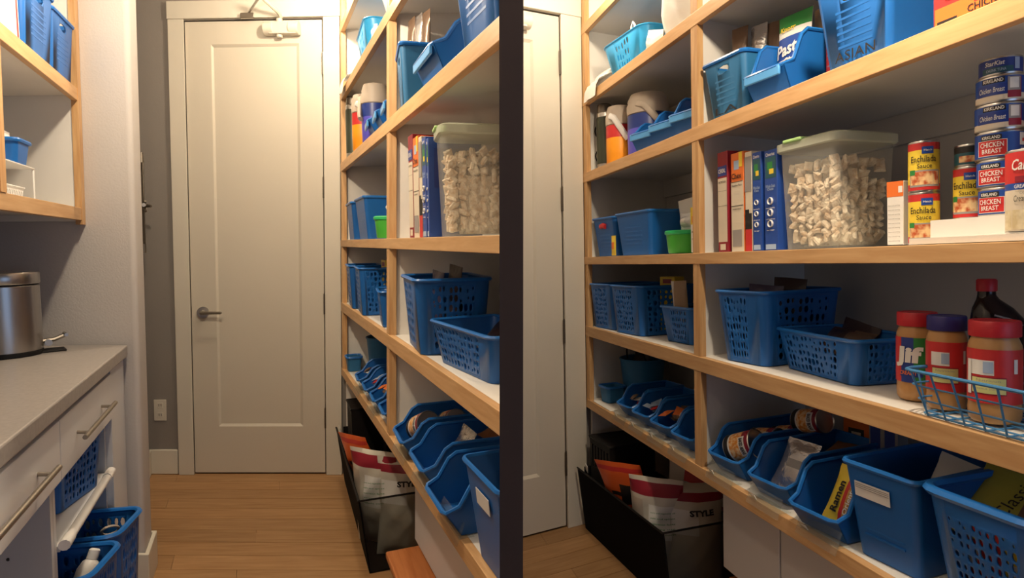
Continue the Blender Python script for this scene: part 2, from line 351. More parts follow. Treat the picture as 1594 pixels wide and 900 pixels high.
# ------------------------------------------------------------------ packages
def noise3(rnd, n=5):
    ws = [(Vector((rnd.uniform(-1, 1), rnd.uniform(-1, 1), rnd.uniform(-1, 1)))*rnd.uniform(.6, 2.2), rnd.uniform(0, 6.3), rnd.uniform(.4, 1)) for _ in range(n)]
    return lambda p: sum(a*math.sin(k.dot(p)+ph) for k, ph, a in ws)/n
def pillow(mb, wd, h, t, seed=0, nx=10, nz=12, crimp=.012, amp=.25, mi=0, band=None, top_flat=True):
    """sealed flexible pack, upright: z 0..h, centred on x and y; crimped at both ends"""
    rnd = random.Random(seed); f = noise3(rnd); g = noise3(rnd); o = len(mb.v); sides = []
    for sgn in (-1, 1):
        for j in range(nz+1):
            v = j/nz; prof = max(0., math.sin(PI*min(1, max(0, (v*h-crimp)/(h-2*crimp)))))**.45
            for i in range(nx+1):
                u = i/nx; e = (max(0., math.sin(PI*u)))**.6; p = Vector((u*7, v*9, sgn*2.))
                y = sgn*(t/2*prof*e*(1+amp*f(p*1.3))+.0006)+ amp*t*.25*g(Vector((u*5, v*6, 0)))
                x = (u-.5)*wd*(1-.06*prof)+amp*wd*.05*g(Vector((v*8, u*2, 3)))
                mb.v.append((x, y, v*h+amp*h*.015*f(Vector((u*9, 2, v)))))
    n1 = (nx+1)*(nz+1)
    def mi_of(u, v):
        if band:
            for (u0, u1, v0, v1, k) in band:
                if u0 <= u <= u1 and v0 <= v <= v1: return k
        return mi
    for s in range(2):
        for j in range(nz):
            for i in range(nx):
                a = o+s*n1+j*(nx+1)+i; q = (a, a+1, a+nx+2, a+nx+1); mb.f.append(q if s == 0 else q[::-1]); mb.m.append(mi_of((i+.5)/nx, (j+.5)/nz))
    edge = [j*(nx+1) for j in range(nz+1)]; edge2 = [j*(nx+1)+nx for j in range(nz+1)]; bot = list(range(nx+1)); topi = [nz*(nx+1)+i for i in range(nx+1)]
    for lst in (edge, edge2, bot, topi):
        for k in range(len(lst)-1):
            mb.f.append((o+lst[k], o+lst[k+1], o+n1+lst[k+1], o+n1+lst[k])); mb.m.append(mi)
    return mb
def pack(name, label, cat, M, wd, h, t, mats, seed=0, band=None, amp=.25, group=None, words=(), nx=10, nz=12, crimp=.012):
    if words:
        th = thing(name, label, cat, M, group); obj('wrapper', pillow(MB(), wd, h, t, seed, nx, nz, crimp, amp, 0, band), mats, th, smooth=60)
        for (s, x, z, ww, hh, m, rot, bold, shear) in words:
            b = MB(); text(b, s, x, z, ww, hh, y=0, bold=bold, shear=shear, rot=rot); f = lambda vx, vz: -(t/2)*(max(0, math.sin(PI*min(1, max(0, vx/wd+.5))))**.6*max(0, math.sin(PI*min(1, max(0, vz/h))))**.45)*(1+amp*.8)-.003
            b.v = [(v[0], f(v[0], v[2]), v[2]) for v in b.v]; obj('lettering', b, m, th)
        return th
    return single(name, pillow(MB(), wd, h, t, seed, nx, nz, crimp, amp, 0, band), mats, label, cat, M, group, smooth=60)
def can(name, label, M, D, h, bands, group=None, words=(), prints=(), body=None, cat='can', rim=True):
    """bands: list of (z0,z1,material) around the whole can; prints: (x0,x1,z0,z1,material) patches; words wrap round"""
    t = thing(name, label, cat, M, group); r = D/2
    obj('tin_body', MB().lathe([(r*.93, .003), (r*.97, 0), (r, .0025), (r*.985, .005), (r*.985, h-.005), (r, h-.0025), (r*.97, h), (r*.93, h-.003)], 32), TIN, t)
    mats = []; mb = MB()
    for k, (z0, z1, m) in enumerate(bands):
        if m not in mats: mats.append(m)
        mb.lathe([(r*.993, z0), (r*.993, z1)], 32, mats.index(m), close=False)
    obj('label_band', mb, mats, t)
    if prints or words:
        mats = []; mb = MB()
        for k, pr in enumerate(prints):
            x0, x1, z0, z1, m = pr[:5]
            if m not in mats: mats.append(m)
            mb.patch(r*.993+.0004+.00015*k, x0/r, x1/r, z0, z1, mats.index(m), 8)
        for (s, x, z, ww, hh, m, bold, shear, *rest) in words:
            if m not in mats: mats.append(m)
            text(mb, s, x, z, ww, hh, mi=mats.index(m), bold=bold, shear=shear, Rc=r*.993+.0016, arc=rest[0] if rest else 0)
        obj('lettering', mb, mats, t)
    return t
def carton(name, label, M, wd, d, h, m, prints=(), words=(), group=None, cat='box', sidem=None, right=()):
    t = thing(name, label, cat, M, group)
    obj('carton_body', MB().box(-wd/2, wd/2, 0, d, 0, h), m, t, bevel=.0012)
    mats = []; mb = MB()
    for k, (x0, x1, z0, z1, mm) in enumerate(prints):
        if mm not in mats: mats.append(mm)
        rect(mb, x0*wd, x1*wd, z0*h, z1*h, -.0004-.0002*k, mats.index(mm))
    for k, (y0, y1, z0, z1, mm) in enumerate(right):
        if mm not in mats: mats.append(mm)
        x = wd/2+.0004+.0002*k; mb.add([(x, y0*d, z0*h), (x, y1*d, z0*h), (x, y1*d, z1*h), (x, y0*d, z1*h)], [(0, 1, 2, 3)], mats.index(mm))
    for (s, x, z, ww, hh, mm, rot) in words:
        if mm not in mats: mats.append(mm)
        text(mb, s, x*wd, z*h, ww, hh, y=-.0004-.0002*(len(prints)+2), mi=mats.index(mm), rot=rot, bold=.015)
    if mats: obj('lettering', mb, mats, t)
    return t

# ================================================================== the setting
def clip(o, side):        # cut what runs into the dividing wall
    me = o.data; mw = o.matrix_world; lim = -.0216 if side == 'L' else .0196
    xs = [(mw @ v.co).x for v in me.vertices]
    if not xs or (side == 'L' and max(xs) <= lim) or (side == 'R' and min(xs) >= lim): return
    if me.users > 1: me = me.copy(); o.data = me
    inv = mw.inverted(); co = inv @ Vector((lim, 0, 0)); no = (mw.to_3x3().transposed() @ Vector((1, 0, 0))).normalized()
    bm = bmesh.new(); bm.from_mesh(me)
    bmesh.ops.bisect_plane(bm, geom=bm.verts[:]+bm.edges[:]+bm.faces[:], plane_co=co, plane_no=no, clear_outer=side == 'L', clear_inner=side == 'R')
    bm.to_mesh(me); bm.free(); me.update()
    if not me.polygons: bpy.data.objects.remove(o)
def kids(o): return [o]+[k for c in list(o.children) for k in kids(c)]
def clip_all(first, side):
    bpy.context.view_layer.update()
    for o in [o for o in bpy.data.objects if o not in first and o.type == 'MESH']: clip(o, side)
def snap(): return set(bpy.data.objects)
def part(name, mb, m, parent, **k):       # a part given in world coordinates under an Empty
    bpy.context.view_layer.update(); inv = parent.matrix_world.inverted()
    mb.v = [tuple(inv @ Vector(v)) for v in mb.v]; return obj(name, mb, m, parent, **k)

# dividing wall between the two aisles, its end faced with a charcoal post
struct('wall_middle', MB().box(-.0214, .0194, 1.07, 3.5, 0, 2.72), STUBW)
struct('trim_post', MB().box(-.0216, .0194, 1.05, 1.07, 0, 2.72), DARK)
struct('ceiling', MB().box(-2.6, 2.6, -1.0, 4.2, 2.73, 2.8), CEIL)

def floor_for(q, b0, b1, alo, ahi, m, step, seed):
    rnd = random.Random(seed)
    fl = struct('floor', rbox(q, alo, ahi, -.6, b1+.12, -.05, -.013), m, smooth=0)
    b = b1; 
    while b > b0:
        cut = rnd.uniform(alo+.3, ahi-.3); 
        for x0, x1 in ((alo, cut), (cut+.0015, ahi)):
            h = rnd.uniform(-.0006, 0)
            obj('plank', rbox(q, x0, x1, b-step+.002, b, -.0125, h), m, fl, smooth=0)
        b -= step
    return fl
def door_leaf(q, name, a0, a1, b, top, pa, pc, side):
    M = Matrix.Translation(P(q, a0, b, 0)); d = thing(name, None, None, M); d['kind'] = 'structure'
    mb = MB(); th = .038
    for x0, x1, z0, z1 in ((a0, pa[0], .008, top), (pa[1], a1, .008, top), (pa[0], pa[1], .008, pc[0]), (pa[0], pa[1], pc[1], top)): rbox(q, x0, x1, b, b+th, z0, z1, mb)
    part('leaf', mb, DOORM, d, smooth=0)
    mb = MB(); i = .013                          # recessed field with sloped edges
    o_ = [P(q, x, b, z) for x, z in ((pa[0], pc[0]), (pa[1], pc[0]), (pa[1], pc[1]), (pa[0], pc[1]))]
    n_ = [P(q, x, b+.011, z) for x, z in ((pa[0]+i, pc[0]+i), (pa[1]-i, pc[0]+i), (pa[1]-i, pc[1]-i), (pa[0]+i, pc[1]-i))]
    mb.add(o_+n_, [(0, 1, 5, 4), (1, 2, 6, 5), (2, 3, 7, 6), (3, 0, 4, 7), (4, 5, 6, 7)]); part('panel', mb, DOORM, d, smooth=0)
    return d
def hinges(q, d, a, b, cs, h=.108):
    for c in cs:
        mb = MB(); p0, p1 = P(q, a, b-.006, c-h/2), P(q, a, b-.006, c+h/2); mb.tube([p0, p1], .0065, 8)
        for k in range(1, 5): pp = p0.lerp(p1, k/5); mb.tube([pp-(p1-p0)*.008, pp+(p1-p0)*.008], .0072, 8)
        mb.tube([p1, p1+(p1-p0)*.05], .004, 8); part('hinge', mb, BRASSH, d)
def closer(q, d, a0, a1, b, c, full=True):
    mb = MB(); rbox(q, a0+.02, a1-.02, b-.052, b-.001, c-.03, c+.03, mb)
    for x0, x1 in ((a0, a0+.05), (a1-.05, a1)): mb.tube([P(q, x0, b-.027, c), P(q, x1, b-.027, c)], .034, 14)
    mb.tube([P(q, (a0+a1)/2-.012, b-.027, c-.045), P(q, (a0+a1)/2-.012, b-.027, c+.05)], .016, 12)
    k = part('closer', mb, CLOSER, d, bevel=.003)
    if full:
        e = P(q, .044, b-.19, c+.105)
        part('closer_arm', MB().tube([P(q, .150, b-.03, c+.055), P(q, .138, b-.06, c+.07), e], [.011, .010, .008], 8), CLOSER, d)
        part('closer_rod', MB().tube([e, P(q, -.012, b-.035, c+.082)], .006, 8).box(0, 0, 0, 0, 0, 0), STEEL, d)
        part('arm_shoe', rbox(q, -.058, .012, b-.045, b-.018, c+.052, c+.078), NICKEL, d, bevel=.003)
LV = {'A': (2.295, 2.335), 'B': (1.963, 2.005), 'C': (1.608, 1.652), 'D': (1.226, 1.260), 'E': (.891, .937), 'F': (.552, .592)}
def shelving(q, aF, aB, bn, bs, bf, label, OE, OV):
    """bn near end, bs support (pair), bf far end"""
    t = thing('shelving_unit', label, 'shelves', Matrix.Translation(P(q, aF, bf, 0)))
    for k, (lo, hi) in LV.items():
        o = part('shelf_board', rbox(q, aF+.018, aB, bn, bf, hi-.019, hi-.0005), WHT, t, smooth=0)
        mb = rbox(q, aF-.002, aF+.02, bn, bf+.002, lo, hi); e = part('shelf_edge', mb, OE, t, smooth=0, bevel=.0015)
    for b0, b1 in (bs, (bf-.043, bf)):
        part('stile', rbox(q, aF, aF+.024, b0, b1, .592, 2.66), OV, t, smooth=0)
        bm_ = (b0+b1)/2; part('side_panel', rbox(q, aF+.022, aB, bm_-.012 if b1 < bf else b1-.018, bm_+.012 if b1 < bf else b1+.002, .593 if b1 < bf else 0, 2.66), WHT, t, smooth=0)
    part('back_panel', rbox(q, aB-.002, aB+.012, bn, bf, 0, 2.66), PANEL, t, smooth=0)
    part('cleat', rbox(q, aB-.020, aB-.002, bn, bf, LV['C'][0]-.06, LV['C'][1]-.02), PANEL, t, smooth=0)
    return t

# ------------------------------------------------------------------ left aisle shell
S0 = snap()
floor_for(L, 1.75, 3.5, -1.1, 1.0, FLOOR, .118, 3)
mb = MB(); rbox(L, -.62, -.355, 3.5, 3.62, 0, 2.78, mb); rbox(L, .37, 1.0, 3.5, 3.62, 0, 2.78, mb); rbox(L, -.355, .37, 3.5, 3.62, 2.395, 2.78, mb); rbox(L, -.355, .37, 3.56, 3.62, 0, 2.395, mb)
struct('wall_back', mb, GREYW, smooth=0)
struct('wall_left', rbox(L, -.74, -.60, 2.47, 3.6, 0, 2.78), GREYW, smooth=0)
struct('wall_side', rbox(L, -1.14, -1.02, -.6, 2.4, 0, 2.78), STUBW, smooth=0)
poly = [(-1.02, 2.3)]+[(-.42-.022+.022*math.sin(k*PI/8), 2.3+.022-.022*math.cos(k*PI/8)) for k in range(5)]+[(-.42-.022+.022*math.cos(k*PI/8), 2.47-.022+.022*math.sin(k*PI/8)) for k in range(5)]+[(-1.02, 2.47)]
struct('wall_end', rprism(L, poly, 0, 2.78), STUBW, smooth=60)
struct('baseboard_end', rprism(L, [(-.47, 2.3), (-.47, 2.284), (-.404, 2.284), (-.404, 2.486), (-.6, 2.486), (-.6, 2.47), (-.42, 2.47), (-.42, 2.3)], 0, .135), TRIMW, smooth=0, bevel=.003)
struct('baseboard_back', rbox(L, -.6, -.441, 3.485, 3.5, 0, .137), TRIMW, bevel=.005)
struct('baseboard_left', rbox(L, -.6, -.586, 2.486, 3.5, 0, .137), TRIMW, bevel=.005)
mb = MB(); rbox(L, -.436, -.352, 3.478, 3.502, 0, 2.397, mb); rbox(L, .368, .452, 3.478, 3.502, 0, 2.397, mb); rbox(L, -.440, .456, 3.476, 3.502, 2.398, 2.487, mb)
struct('trim_door', mb, CASING, smooth=0, bevel=.002)
d1 = door_leaf(L, 'door_1', -.347, .364, 3.496, 2.387, (-.213, .246), (.262, 2.272), 'L')
hinges(L, d1, .366, 3.49, (2.163, 1.533, .924, .31))
closer(L, d1, .066, .245, 3.496, 2.337)
hd = part('handle', MB().tube([P(L, -.285, 3.496, .884), P(L, -.285, 3.484, .884)], .030, 20).tube([P(L, -.285, 3.484, .884), P(L, -.285, 3.45, .884)], .011, 10), NICKEL, d1)
part('lever', MB().tube([P(L, -.295, 3.446, .884), P(L, -.25, 3.444, .884), P(L, -.186, 3.444, .884)], [.010, .008, .007], 8), NICKEL, d1)
part('latch_plate', rbox(L, -.3495, -.346, 3.494, 3.53, .855, .915), BRASSH, d1)
OL = wood('oak_edging_left_aisle', (.52, .29, .125), (.66, .41, .20), math.radians(67)); OAKR = wood('oak_edging_right_aisle', (.52, .29, .125), (.66, .41, .20), math.radians(76))
OVT = mat('oak_stile_grain', (.50, .27, .11), .45, col2=(.63, .39, .185), scale=5, stretch=(14, 14, 1.2), detail=5)
shelving(L, .45, .955, .9, (2.212, 2.256), 3.445, 'tall oak edged pantry shelving with white boards in the left aisle beside the closed door', OL, OVT)
bc = thing('base_cabinet', 'low white cabinet box under the bottom shelf, behind the end of the left stool', 'cabinet', Matrix.Translation(P(L, .53, 2.2, 0)))
part('cabinet_body', rbox(L, .535, .95, .9, 2.2, .235, .55), CABW, bc, smooth=0, bevel=.003)
part('plinth', rbox(L, .82, .95, .9, 2.19, 0, .236), CABW, bc, smooth=0)
clip_all(S0, 'L')

# ------------------------------------------------------------------ right aisle shell
S1 = snap()
FLR = wood('floor_oak_right_aisle', (.30, .155, .062), (.41, .235, .108), -math.atan2(.456, .89), 4.0)
floor_for(R, .9, 2.49, -.3, 1.55, FLR, .118, 5)
mb = MB(); rbox(R, .4, 1.6, 2.49, 2.6, 2.38, 2.78, mb); rbox(R, .93, 1.6, 2.49, 2.6, 0, 2.38, mb); rbox(R, .4, .93, 2.54, 2.6, 0, 2.38, mb); struct('wall_far', mb, GREYW, smooth=0)
struct('wall_right', rbox(R, 1.545, 1.65, -.6, 2.6, 0, 2.78), STUBW, smooth=0)
mb = MB(); rbox(R, .924, 1.034, 2.466, 2.492, 0, 2.377, mb); rbox(R, .4, 1.036, 2.464, 2.492, 2.378, 2.487, mb); struct('trim_casing', mb, CASING, smooth=0, bevel=.002)
d2 = door_leaf(R, 'door_2', .2, .919, 2.486, 2.369, (.33, .782), (.262, 2.245), 'R')
hinges(R, d2, .921, 2.482, (2.157, 1.53, .917, .30))
closer(R, d2, .60, .757, 2.486, 2.31, False)
shelving(R, 1.038, 1.53, .25, (1.459, 1.497), 2.472, 'tall oak edged pantry shelving with white boards in the right aisle, full of blue bins', OAKR, OVT)
bc = thing('base_cabinet', 'low white cabinet box under the right aisle shelves, beside the big chip bags', 'cabinet', Matrix.Translation(P(R, 1.13, 1.47, 0)))
part('cabinet_body', rbox(R, 1.135, 1.52, 1.196, 1.47, .25, .55), CABW, bc, smooth=0, bevel=.003)
part('cabinet_body', rbox(R, 1.138, 1.52, .25, 1.193, .25, .55), CABW, bc, smooth=0, bevel=.003)
part('plinth', rbox(R, 1.44, 1.52, .25, 1.46, 0, .252), CABW, bc, smooth=0)
clip_all(S1, 'R')

# ------------------------------------------------------------------ lamps (a row of bulbs under each aisle's ceiling)
def lamp(q, a, b, c, label, power):     # pendant bulb, light just under the glass at height c
    M = place(q, a, b, 2.72); k = 2.72-c-.04; t = thing('ceiling_light', label, 'ceiling light', M, None)
    obj('canopy', MB().lathe([(.06, .045), (.062, .0), (.03, -.012), (.022, -.035)], 20), WP, t); obj('stem', MB().tube([(0, 0, -.03), (0, 0, -k+.08)], .006, 8), WP, t); obj('bulb', MB().lathe([(.004, -k), (.024, -k+.007), (.034, -k+.03), (.028, -k+.06), (.016, -k+.08)], 16), GLOW, t)
    l = bpy.data.lights.new('bulb_light', 'POINT'); l.energy = power; l.color = LAMP_COL; l.shadow_soft_size = .035
    o = link(bpy.data.objects.new('bulb_light', l), t); o.location = (0, 0, -k-.04)
lamp(L, .28, 2.93, 2.42, 'bare bulb ceiling light near the closed door of the left aisle', LAMP_POWER['far'])
lamp(L, -.22, 1.72, 2.16, 'bare bulb ceiling light over the grey worktop of the left aisle', LAMP_POWER['near']*.86)
lamp(R, .85, 2.0, 2.42, 'bare bulb ceiling light near the door of the right aisle', LAMP_POWER['far']*.54)
lamp(R, .80, .64, 2.12, 'bare bulb ceiling light over the near end of the right aisle', LAMP_POWER['near']*.86)
lamp(L, -.22, .55, 2.46, 'added fill bulb in the open space before the dark post', 11)  # added fill lamp, brightens the middle shelves' undersides and back panel

# ================================================================== left aisle: worktop side
S2 = snap()
single('worktop', rbox(L, -1.018, -.457, .3, 2.283, .857, .897), COUNTER, 'grey speckled quartz worktop running along the white drawer units', 'worktop', Matrix(), smooth=0, bevel=.004)
def base_cab(b0, b1, label, near=False):
    t = thing('drawer_cabinet', label, 'cabinet', Matrix.Translation(P(L, -.49, b1, 0)))
    for x0, x1 in ((b0+.001, b0+.02), (b1-.02, b1-.001)): part('side_panel', rbox(L, -1.0, -.495, x0, x1, .0, .856), CABW, t, smooth=0)
    part('back_panel', rbox(L, -1.015, -1.0, b0+.001, b1-.001, .08, .856), CABW, t, smooth=0)
    part('cabinet_floor', rbox(L, -1.0, -.5, b0+.02, b1-.02, .08, .10), CABW, t, smooth=0)
    part('toe_kick', rbox(L, -.58, -.56, b0+.002, b1-.002, 0, .08), CABW, t, smooth=0)
    part('rail', rbox(L, -.52, -.496, b0+.02, b1-.02, .835, .856), CABW, t, smooth=0)
    d = part('drawer', rbox(L, -.494, -.470, b0+.0015, b1-.0015, .694, .838), CABW, t, smooth=0, bevel=.002)
    h0, h1 = (b0+.10, b1-.10) if not near else (b0+.02, b1-.12); z = .768
    mb = MB(); mb.tube([P(L, -.437, h0, z), P(L, -.437, h1, z)], .0062, 10)
    for hb in (h0+.045, h1-.045): mb.tube([P(L, -.472, hb, z), P(L, -.437, hb, z)], .0045, 8)
    me = mb; bpy.context.view_layer.update(); inv = d.matrix_world.inverted(); me.v = [tuple(inv @ Vector(v)) for v in me.v]; obj('handle', me, NICKEL, d)
    if near:
        me = MB().lathe([(.004, 0), (.004, .0012)], 10).mesh('shelf_pin_hole', [BLKP], 0)
        for k in range(9):
            for a in (-.60, -.88):
                h = obj('shelf_pin_hole', me, BLKP, t); bpy.context.view_layer.update(); v = -L.r; mm = v.to_track_quat('Z', 'Y').to_matrix().to_4x4(); mm.translation = P(L, a, b1-.0200, .18+.055*k); h.matrix_local = t.matrix_world.inverted() @ mm
    return t
base_cab(.90, 1.51, 'near white cabinet with one bar handled drawer over an empty open bay', True)
c2 = base_cab(1.51, 2.07, 'far white cabinet whose drawer sits over a pull-out shelf of blue baskets')
s_ = part('pull_out_shelf', rbox(L, -.98, -.49, 1.535, 2.045, .506, .520), CABW, c2, smooth=0)
part('pull_out_rail', MB().tube([P(L, -.475, 1.525, .528), P(L, -.475, 1.575, .528)], .0135, 10).tube([P(L, -.475, 1.577, .528), P(L, -.475, 1.983, .528)], .0115, 10).tube([P(L, -.475, 1.985, .528), P(L, -.475, 2.045, .528)], .0135, 10), WP, c2)
part('tray', rbox(L, -.95, -.40, 1.535, 2.045, .112, .124), CABW, c2, smooth=0)
single('filler_panel', rbox(L, -1.0, -.474, 2.073, 2.283, 0, .856), CABW, 'plain white filler panel between the far drawer cabinet and the grey wall end', 'panel', Matrix(), smooth=0, bevel=.002)
def inside(c, x, y, z, rot=(0, 0, 0)): return c.matrix_world @ Matrix.Translation((x, y, z)) @ Euler(rot).to_matrix().to_4x4()
LY, RY = -.06, .12         # how far shelf goods are turned from square with the shelf edge
basket('basket', 'blue holed basket standing on the white pull-out shelf under the far drawer', place(L, -.507, 1.835, .5235, PI-.25), .215, .20, .235, .225, .165, {0: HB(9, 6, .06, .94), 3: HB(7, 5), 1: HB(7, 5)}, seed=3, m=BL)
def cable_heap(mb, n, wd, d, z0, z1, seed, r=.005):
    rnd = random.Random(seed)
    for k in range(n):
        R_ = rnd.uniform(.022, .036); cx, cy = rnd.uniform(-wd, wd), rnd.uniform(-d, d); t = Euler((rnd.uniform(-.7, .7), rnd.uniform(-.7, .7), rnd.uniform(0, 6))).to_matrix(); z = rnd.uniform(z0, z1)
        mb.tube([Vector((cx, cy, z)) + t @ Vector((R_*math.cos(2*PI*i/16), R_*.75*math.sin(2*PI*i/16), 0)) for i in range(16)], r, 6, True)
    return mb
ba = basket('basket', 'larger rimmed blue basket of black cables pulled out at the foot of the far cabinet', place(L, -.395, 1.945, .1275, PI-.2), .17, .19, .195, .215, .28, {0: HB(7, 6), 3: HB(6, 6), 1: HB(6, 6)}, seed=11, r=.035, rim=.009, th=.004)
o = single('cables', cable_heap(MB(), 60, .028, .035, .05, .20, 4, .006), BLK, 'tangle of black cables filling the larger pulled-out blue basket', 'cables', inside(ba, 0, .1075, .005)); o['kind'] = 'stuff'
single('cable_loop', cable_heap(MB(), 1, .01, .01, .245, .246, 9, .004), BEIGE, 'pale cord loop lying on the black cables', 'cable', inside(ba, 0, .06, .01))
ba = basket('basket', 'blue basket with a white bottle, nearest one pulled out from the far cabinet', place(L, -.415, 1.70, .1275, PI-.2), .17, .19, .195, .215, .28, {0: HB(7, 6), 3: HB(6, 6), 1: HB(6, 6)}, seed=12, r=.035, rim=.009, th=.004)
t = thing('bottle', 'white bottle lying tilted in the nearest blue basket', 'bottle', inside(ba, 0, .085, .135, (math.radians(12), math.radians(25), 0)))
obj('bottle_body', MB().lathe([(.024, 0), (.027, .006), (.027, .11), (.02, .13), (.012, .137)], 18), WP, t); obj('cap', MB().lathe([(.014, .137), (.014, .16), (.010, .164)], 14), PAPER, t)
o = single('cables', cable_heap(MB(), 24, .026, .035, .04, .10, 14, .006), BLK, 'black cords under the white bottle in the nearest basket', 'cables', inside(ba, 0, .1075, .004)); o['kind'] = 'stuff'
# pedal bin
t = thing('pedal_bin', 'brushed steel pedal bin with dark base ring on the grey worktop', 'bin', place(L, -.805, 2.075, .8975, PI))
r = .092
obj('bin_body', MB().lathe([(r*.96, .012), (r, .016), (r, .222), (r*.98, .224)], 40), STEEL, t)
obj('base_ring', MB().lathe([(r*.97, 0), (r*1.01, .002), (r*1.01, .014), (r*.95, .018)], 36), BLK, t)
obj('lid', MB().lathe([(r*1.0, .229), (r*1.02, .232), (r*1.02, .262), (r*.99, .266), (r*.6, .268)], 40), STEEL, t); obj('lid_gap', MB().lathe([(r*.97, .222), (r*.97, .231)], 30), BLK, t)
obj('foot', MB().box(-.035, .035, -.150, -.07, .0, .006), BLK, t, bevel=.002, M=Matrix.Rotation(math.radians(20), 4, 'Z'))
obj('pedal', MB().tube([(0, -r+.01, .035), (0, -r-.03, .038), (0, -r-.06, .05)], .007, 8).tube([(-.025, -r-.06, .052), (.025, -r-.06, .052)], .006, 8).tube([(-.02, -r-.012, .03), (.02, -r-.012, .03)], .011, 10), NICKEL, t, M=Matrix.Rotation(math.radians(20), 4, 'Z'))
# upper open cabinet
t = thing('open_cabinet', 'open oak faced wall cabinet with cream inside above the worktop', 'cabinet', Matrix.Translation(P(L, -.6, 2.28, 1.32)))
for c0, c1 in ((1.352, 1.372), (1.752, 1.772), (2.25, 2.27)): part('shelf_board', rbox(L, -1.0, -.615, .9, 2.26, c0, c1), WHT, t, smooth=0)
for c0, c1 in ((1.332, 1.374), (1.733, 1.774), (2.232, 2.272)): part('shelf_edge', rbox(L, -.616, -.596, .9, 2.272, c0, c1), OL, t, smooth=0, bevel=.0015)
part('stile', rbox(L, -.618, -.594, 2.256, 2.298, 1.318, 2.6), OVT, t, smooth=0); part('stile', rbox(L, -.618, -.594, 1.535, 1.572, 1.374, 2.6), OVT, t, smooth=0)
part('end_panel', rbox(L, -1.0, -.618, 2.262, 2.298, 1.33, 2.6), WHT, t, smooth=0); part('back_panel', rbox(L, -1.018, -1.0, .9, 2.298, 1.33, 2.6), WHT, t, smooth=0)
tall_bin('blue ribbed bin on the wall cabinet top shelf, touching the cabinet end', place(L, -.600, 2.138, 1.7775, PI-.04), .185, .205, .18, .20, .19, ribs=6)
tall_bin('blue ribbed bin on the wall cabinet top shelf, nearer the camera', place(L, -.600, 1.905, 1.7775, PI-.04), .20, .225, .22, .24, .20, ribs=6)
carton('carton', 'white carton with a red stripe at the left edge of the wall cabinet', place(L, -.605, 1.66, 1.7775, PI-.04), .14, .16, .26, WP, prints=((.38, .46, 0, 1, RED), (-.5, -.2, .1, .9, PALEBLUE)))
t = thing('shelf_riser', 'small white wire stand inside the wall cabinet under the blue tub', 'stand', place(L, -.695, 1.92, 1.3745, PI))
obj('stand_top', MB().box(-.17, .17, 0, .2, .111, .116), WP, t, bevel=.002)
for x in (-.168, .168): obj('leg', MB().tube([(x, .01, .116), (x, .004, .11), (x, .004, .003), (x, .19, .003), (x, .19, .11)], .0035, 8), WP, t)
tall_bin('small blue tub holding white paper on the wire stand in the wall cabinet', place(L, -.692, 1.985, 1.4915, PI), .095, .115, .075, .09, .068, name='small_tub', window=False, ribs=0)
single('paper', pillow(MB(), .07, .09, .04, 5), PAPER, 'crumpled white paper in the small blue tub in the wall cabinet', 'paper', place(L, -.74, 1.965, 1.497, PI))
basket('small_basket', 'small white slotted basket on the wall cabinet floor below the blue tub', place(L, -.705, 1.93, 1.3785, PI), .16, .08, .17, .09, .045, {0: (9, 1, .05, .95, .7), 1: (5, 1, .05, .95, .7), 3: (5, 1, .05, .95, .7)}, m=WP, rm=WP, r=.012, rim=.003, th=.002)
# grey wall recess
t = thing('wall_rod', 'slim dark metal rod hung on the grey wall beyond the wall end', 'rod', Matrix.Translation(P(L, -.597, 3.3, 1.45)))
part('rod', rbox(L, -.570, -.552, 3.29, 3.31, 1.25, 1.655), BRASSH, t, bevel=.002)
part('end_cap', MB().tube([P(L, -.562, 3.3, 1.652), P(L, -.562, 3.3, 1.70)], [.012, .008], 10), BRASSH, t); part('end_cap', MB().tube([P(L, -.561, 3.3, 1.25), P(L, -.561, 3.3, 1.205)], [.010, .011], 10), BRASSH, t)
mb = MB()
for k in range(3): a = 2*PI*k/3; mb.tube([P(L, -.56, 3.3, 1.44), P(L, -.535+.018*math.cos(a), 3.28, 1.435+.03*math.sin(a))], [.010, .006], 8)
part('bracket', MB().tube([P(L, -.6, 3.3, 1.60), P(L, -.561, 3.3, 1.60)], .007, 8), BRASSH, t); part('bracket', MB().tube([P(L, -.6, 3.3, 1.30), P(L, -.561, 3.3, 1.30)], .007, 8), BRASSH, t); part('knob', mb, BRASSH, t); part('knob_center', MB().tube([P(L, -.552, 3.295, 1.44), P(L, -.548, 3.25, 1.44)], .009, 12), STEEL, t)
t = thing('outlet', 'cream wall outlet low on the grey wall beside the door casing', 'outlet', Matrix.Translation(P(L, -.532, 3.5, .352)))
part('plate', rbox(L, -.566, -.498, 3.494, 3.5, .294, .410), OUTL, t, bevel=.002)
for z in (.325, .378):
    part('socket', rbox(L, -.548, -.516, 3.4925, 3.4945, z-.016, z+.016), OUTL, t, bevel=.001)
    for a in (-.538, -.526): part('slot', rbox(L, a-.0015, a+.0015, 3.4920, 3.4927, z-.004, z+.009), BLKP, t, smooth=0)

clip_all(S2, 'L')
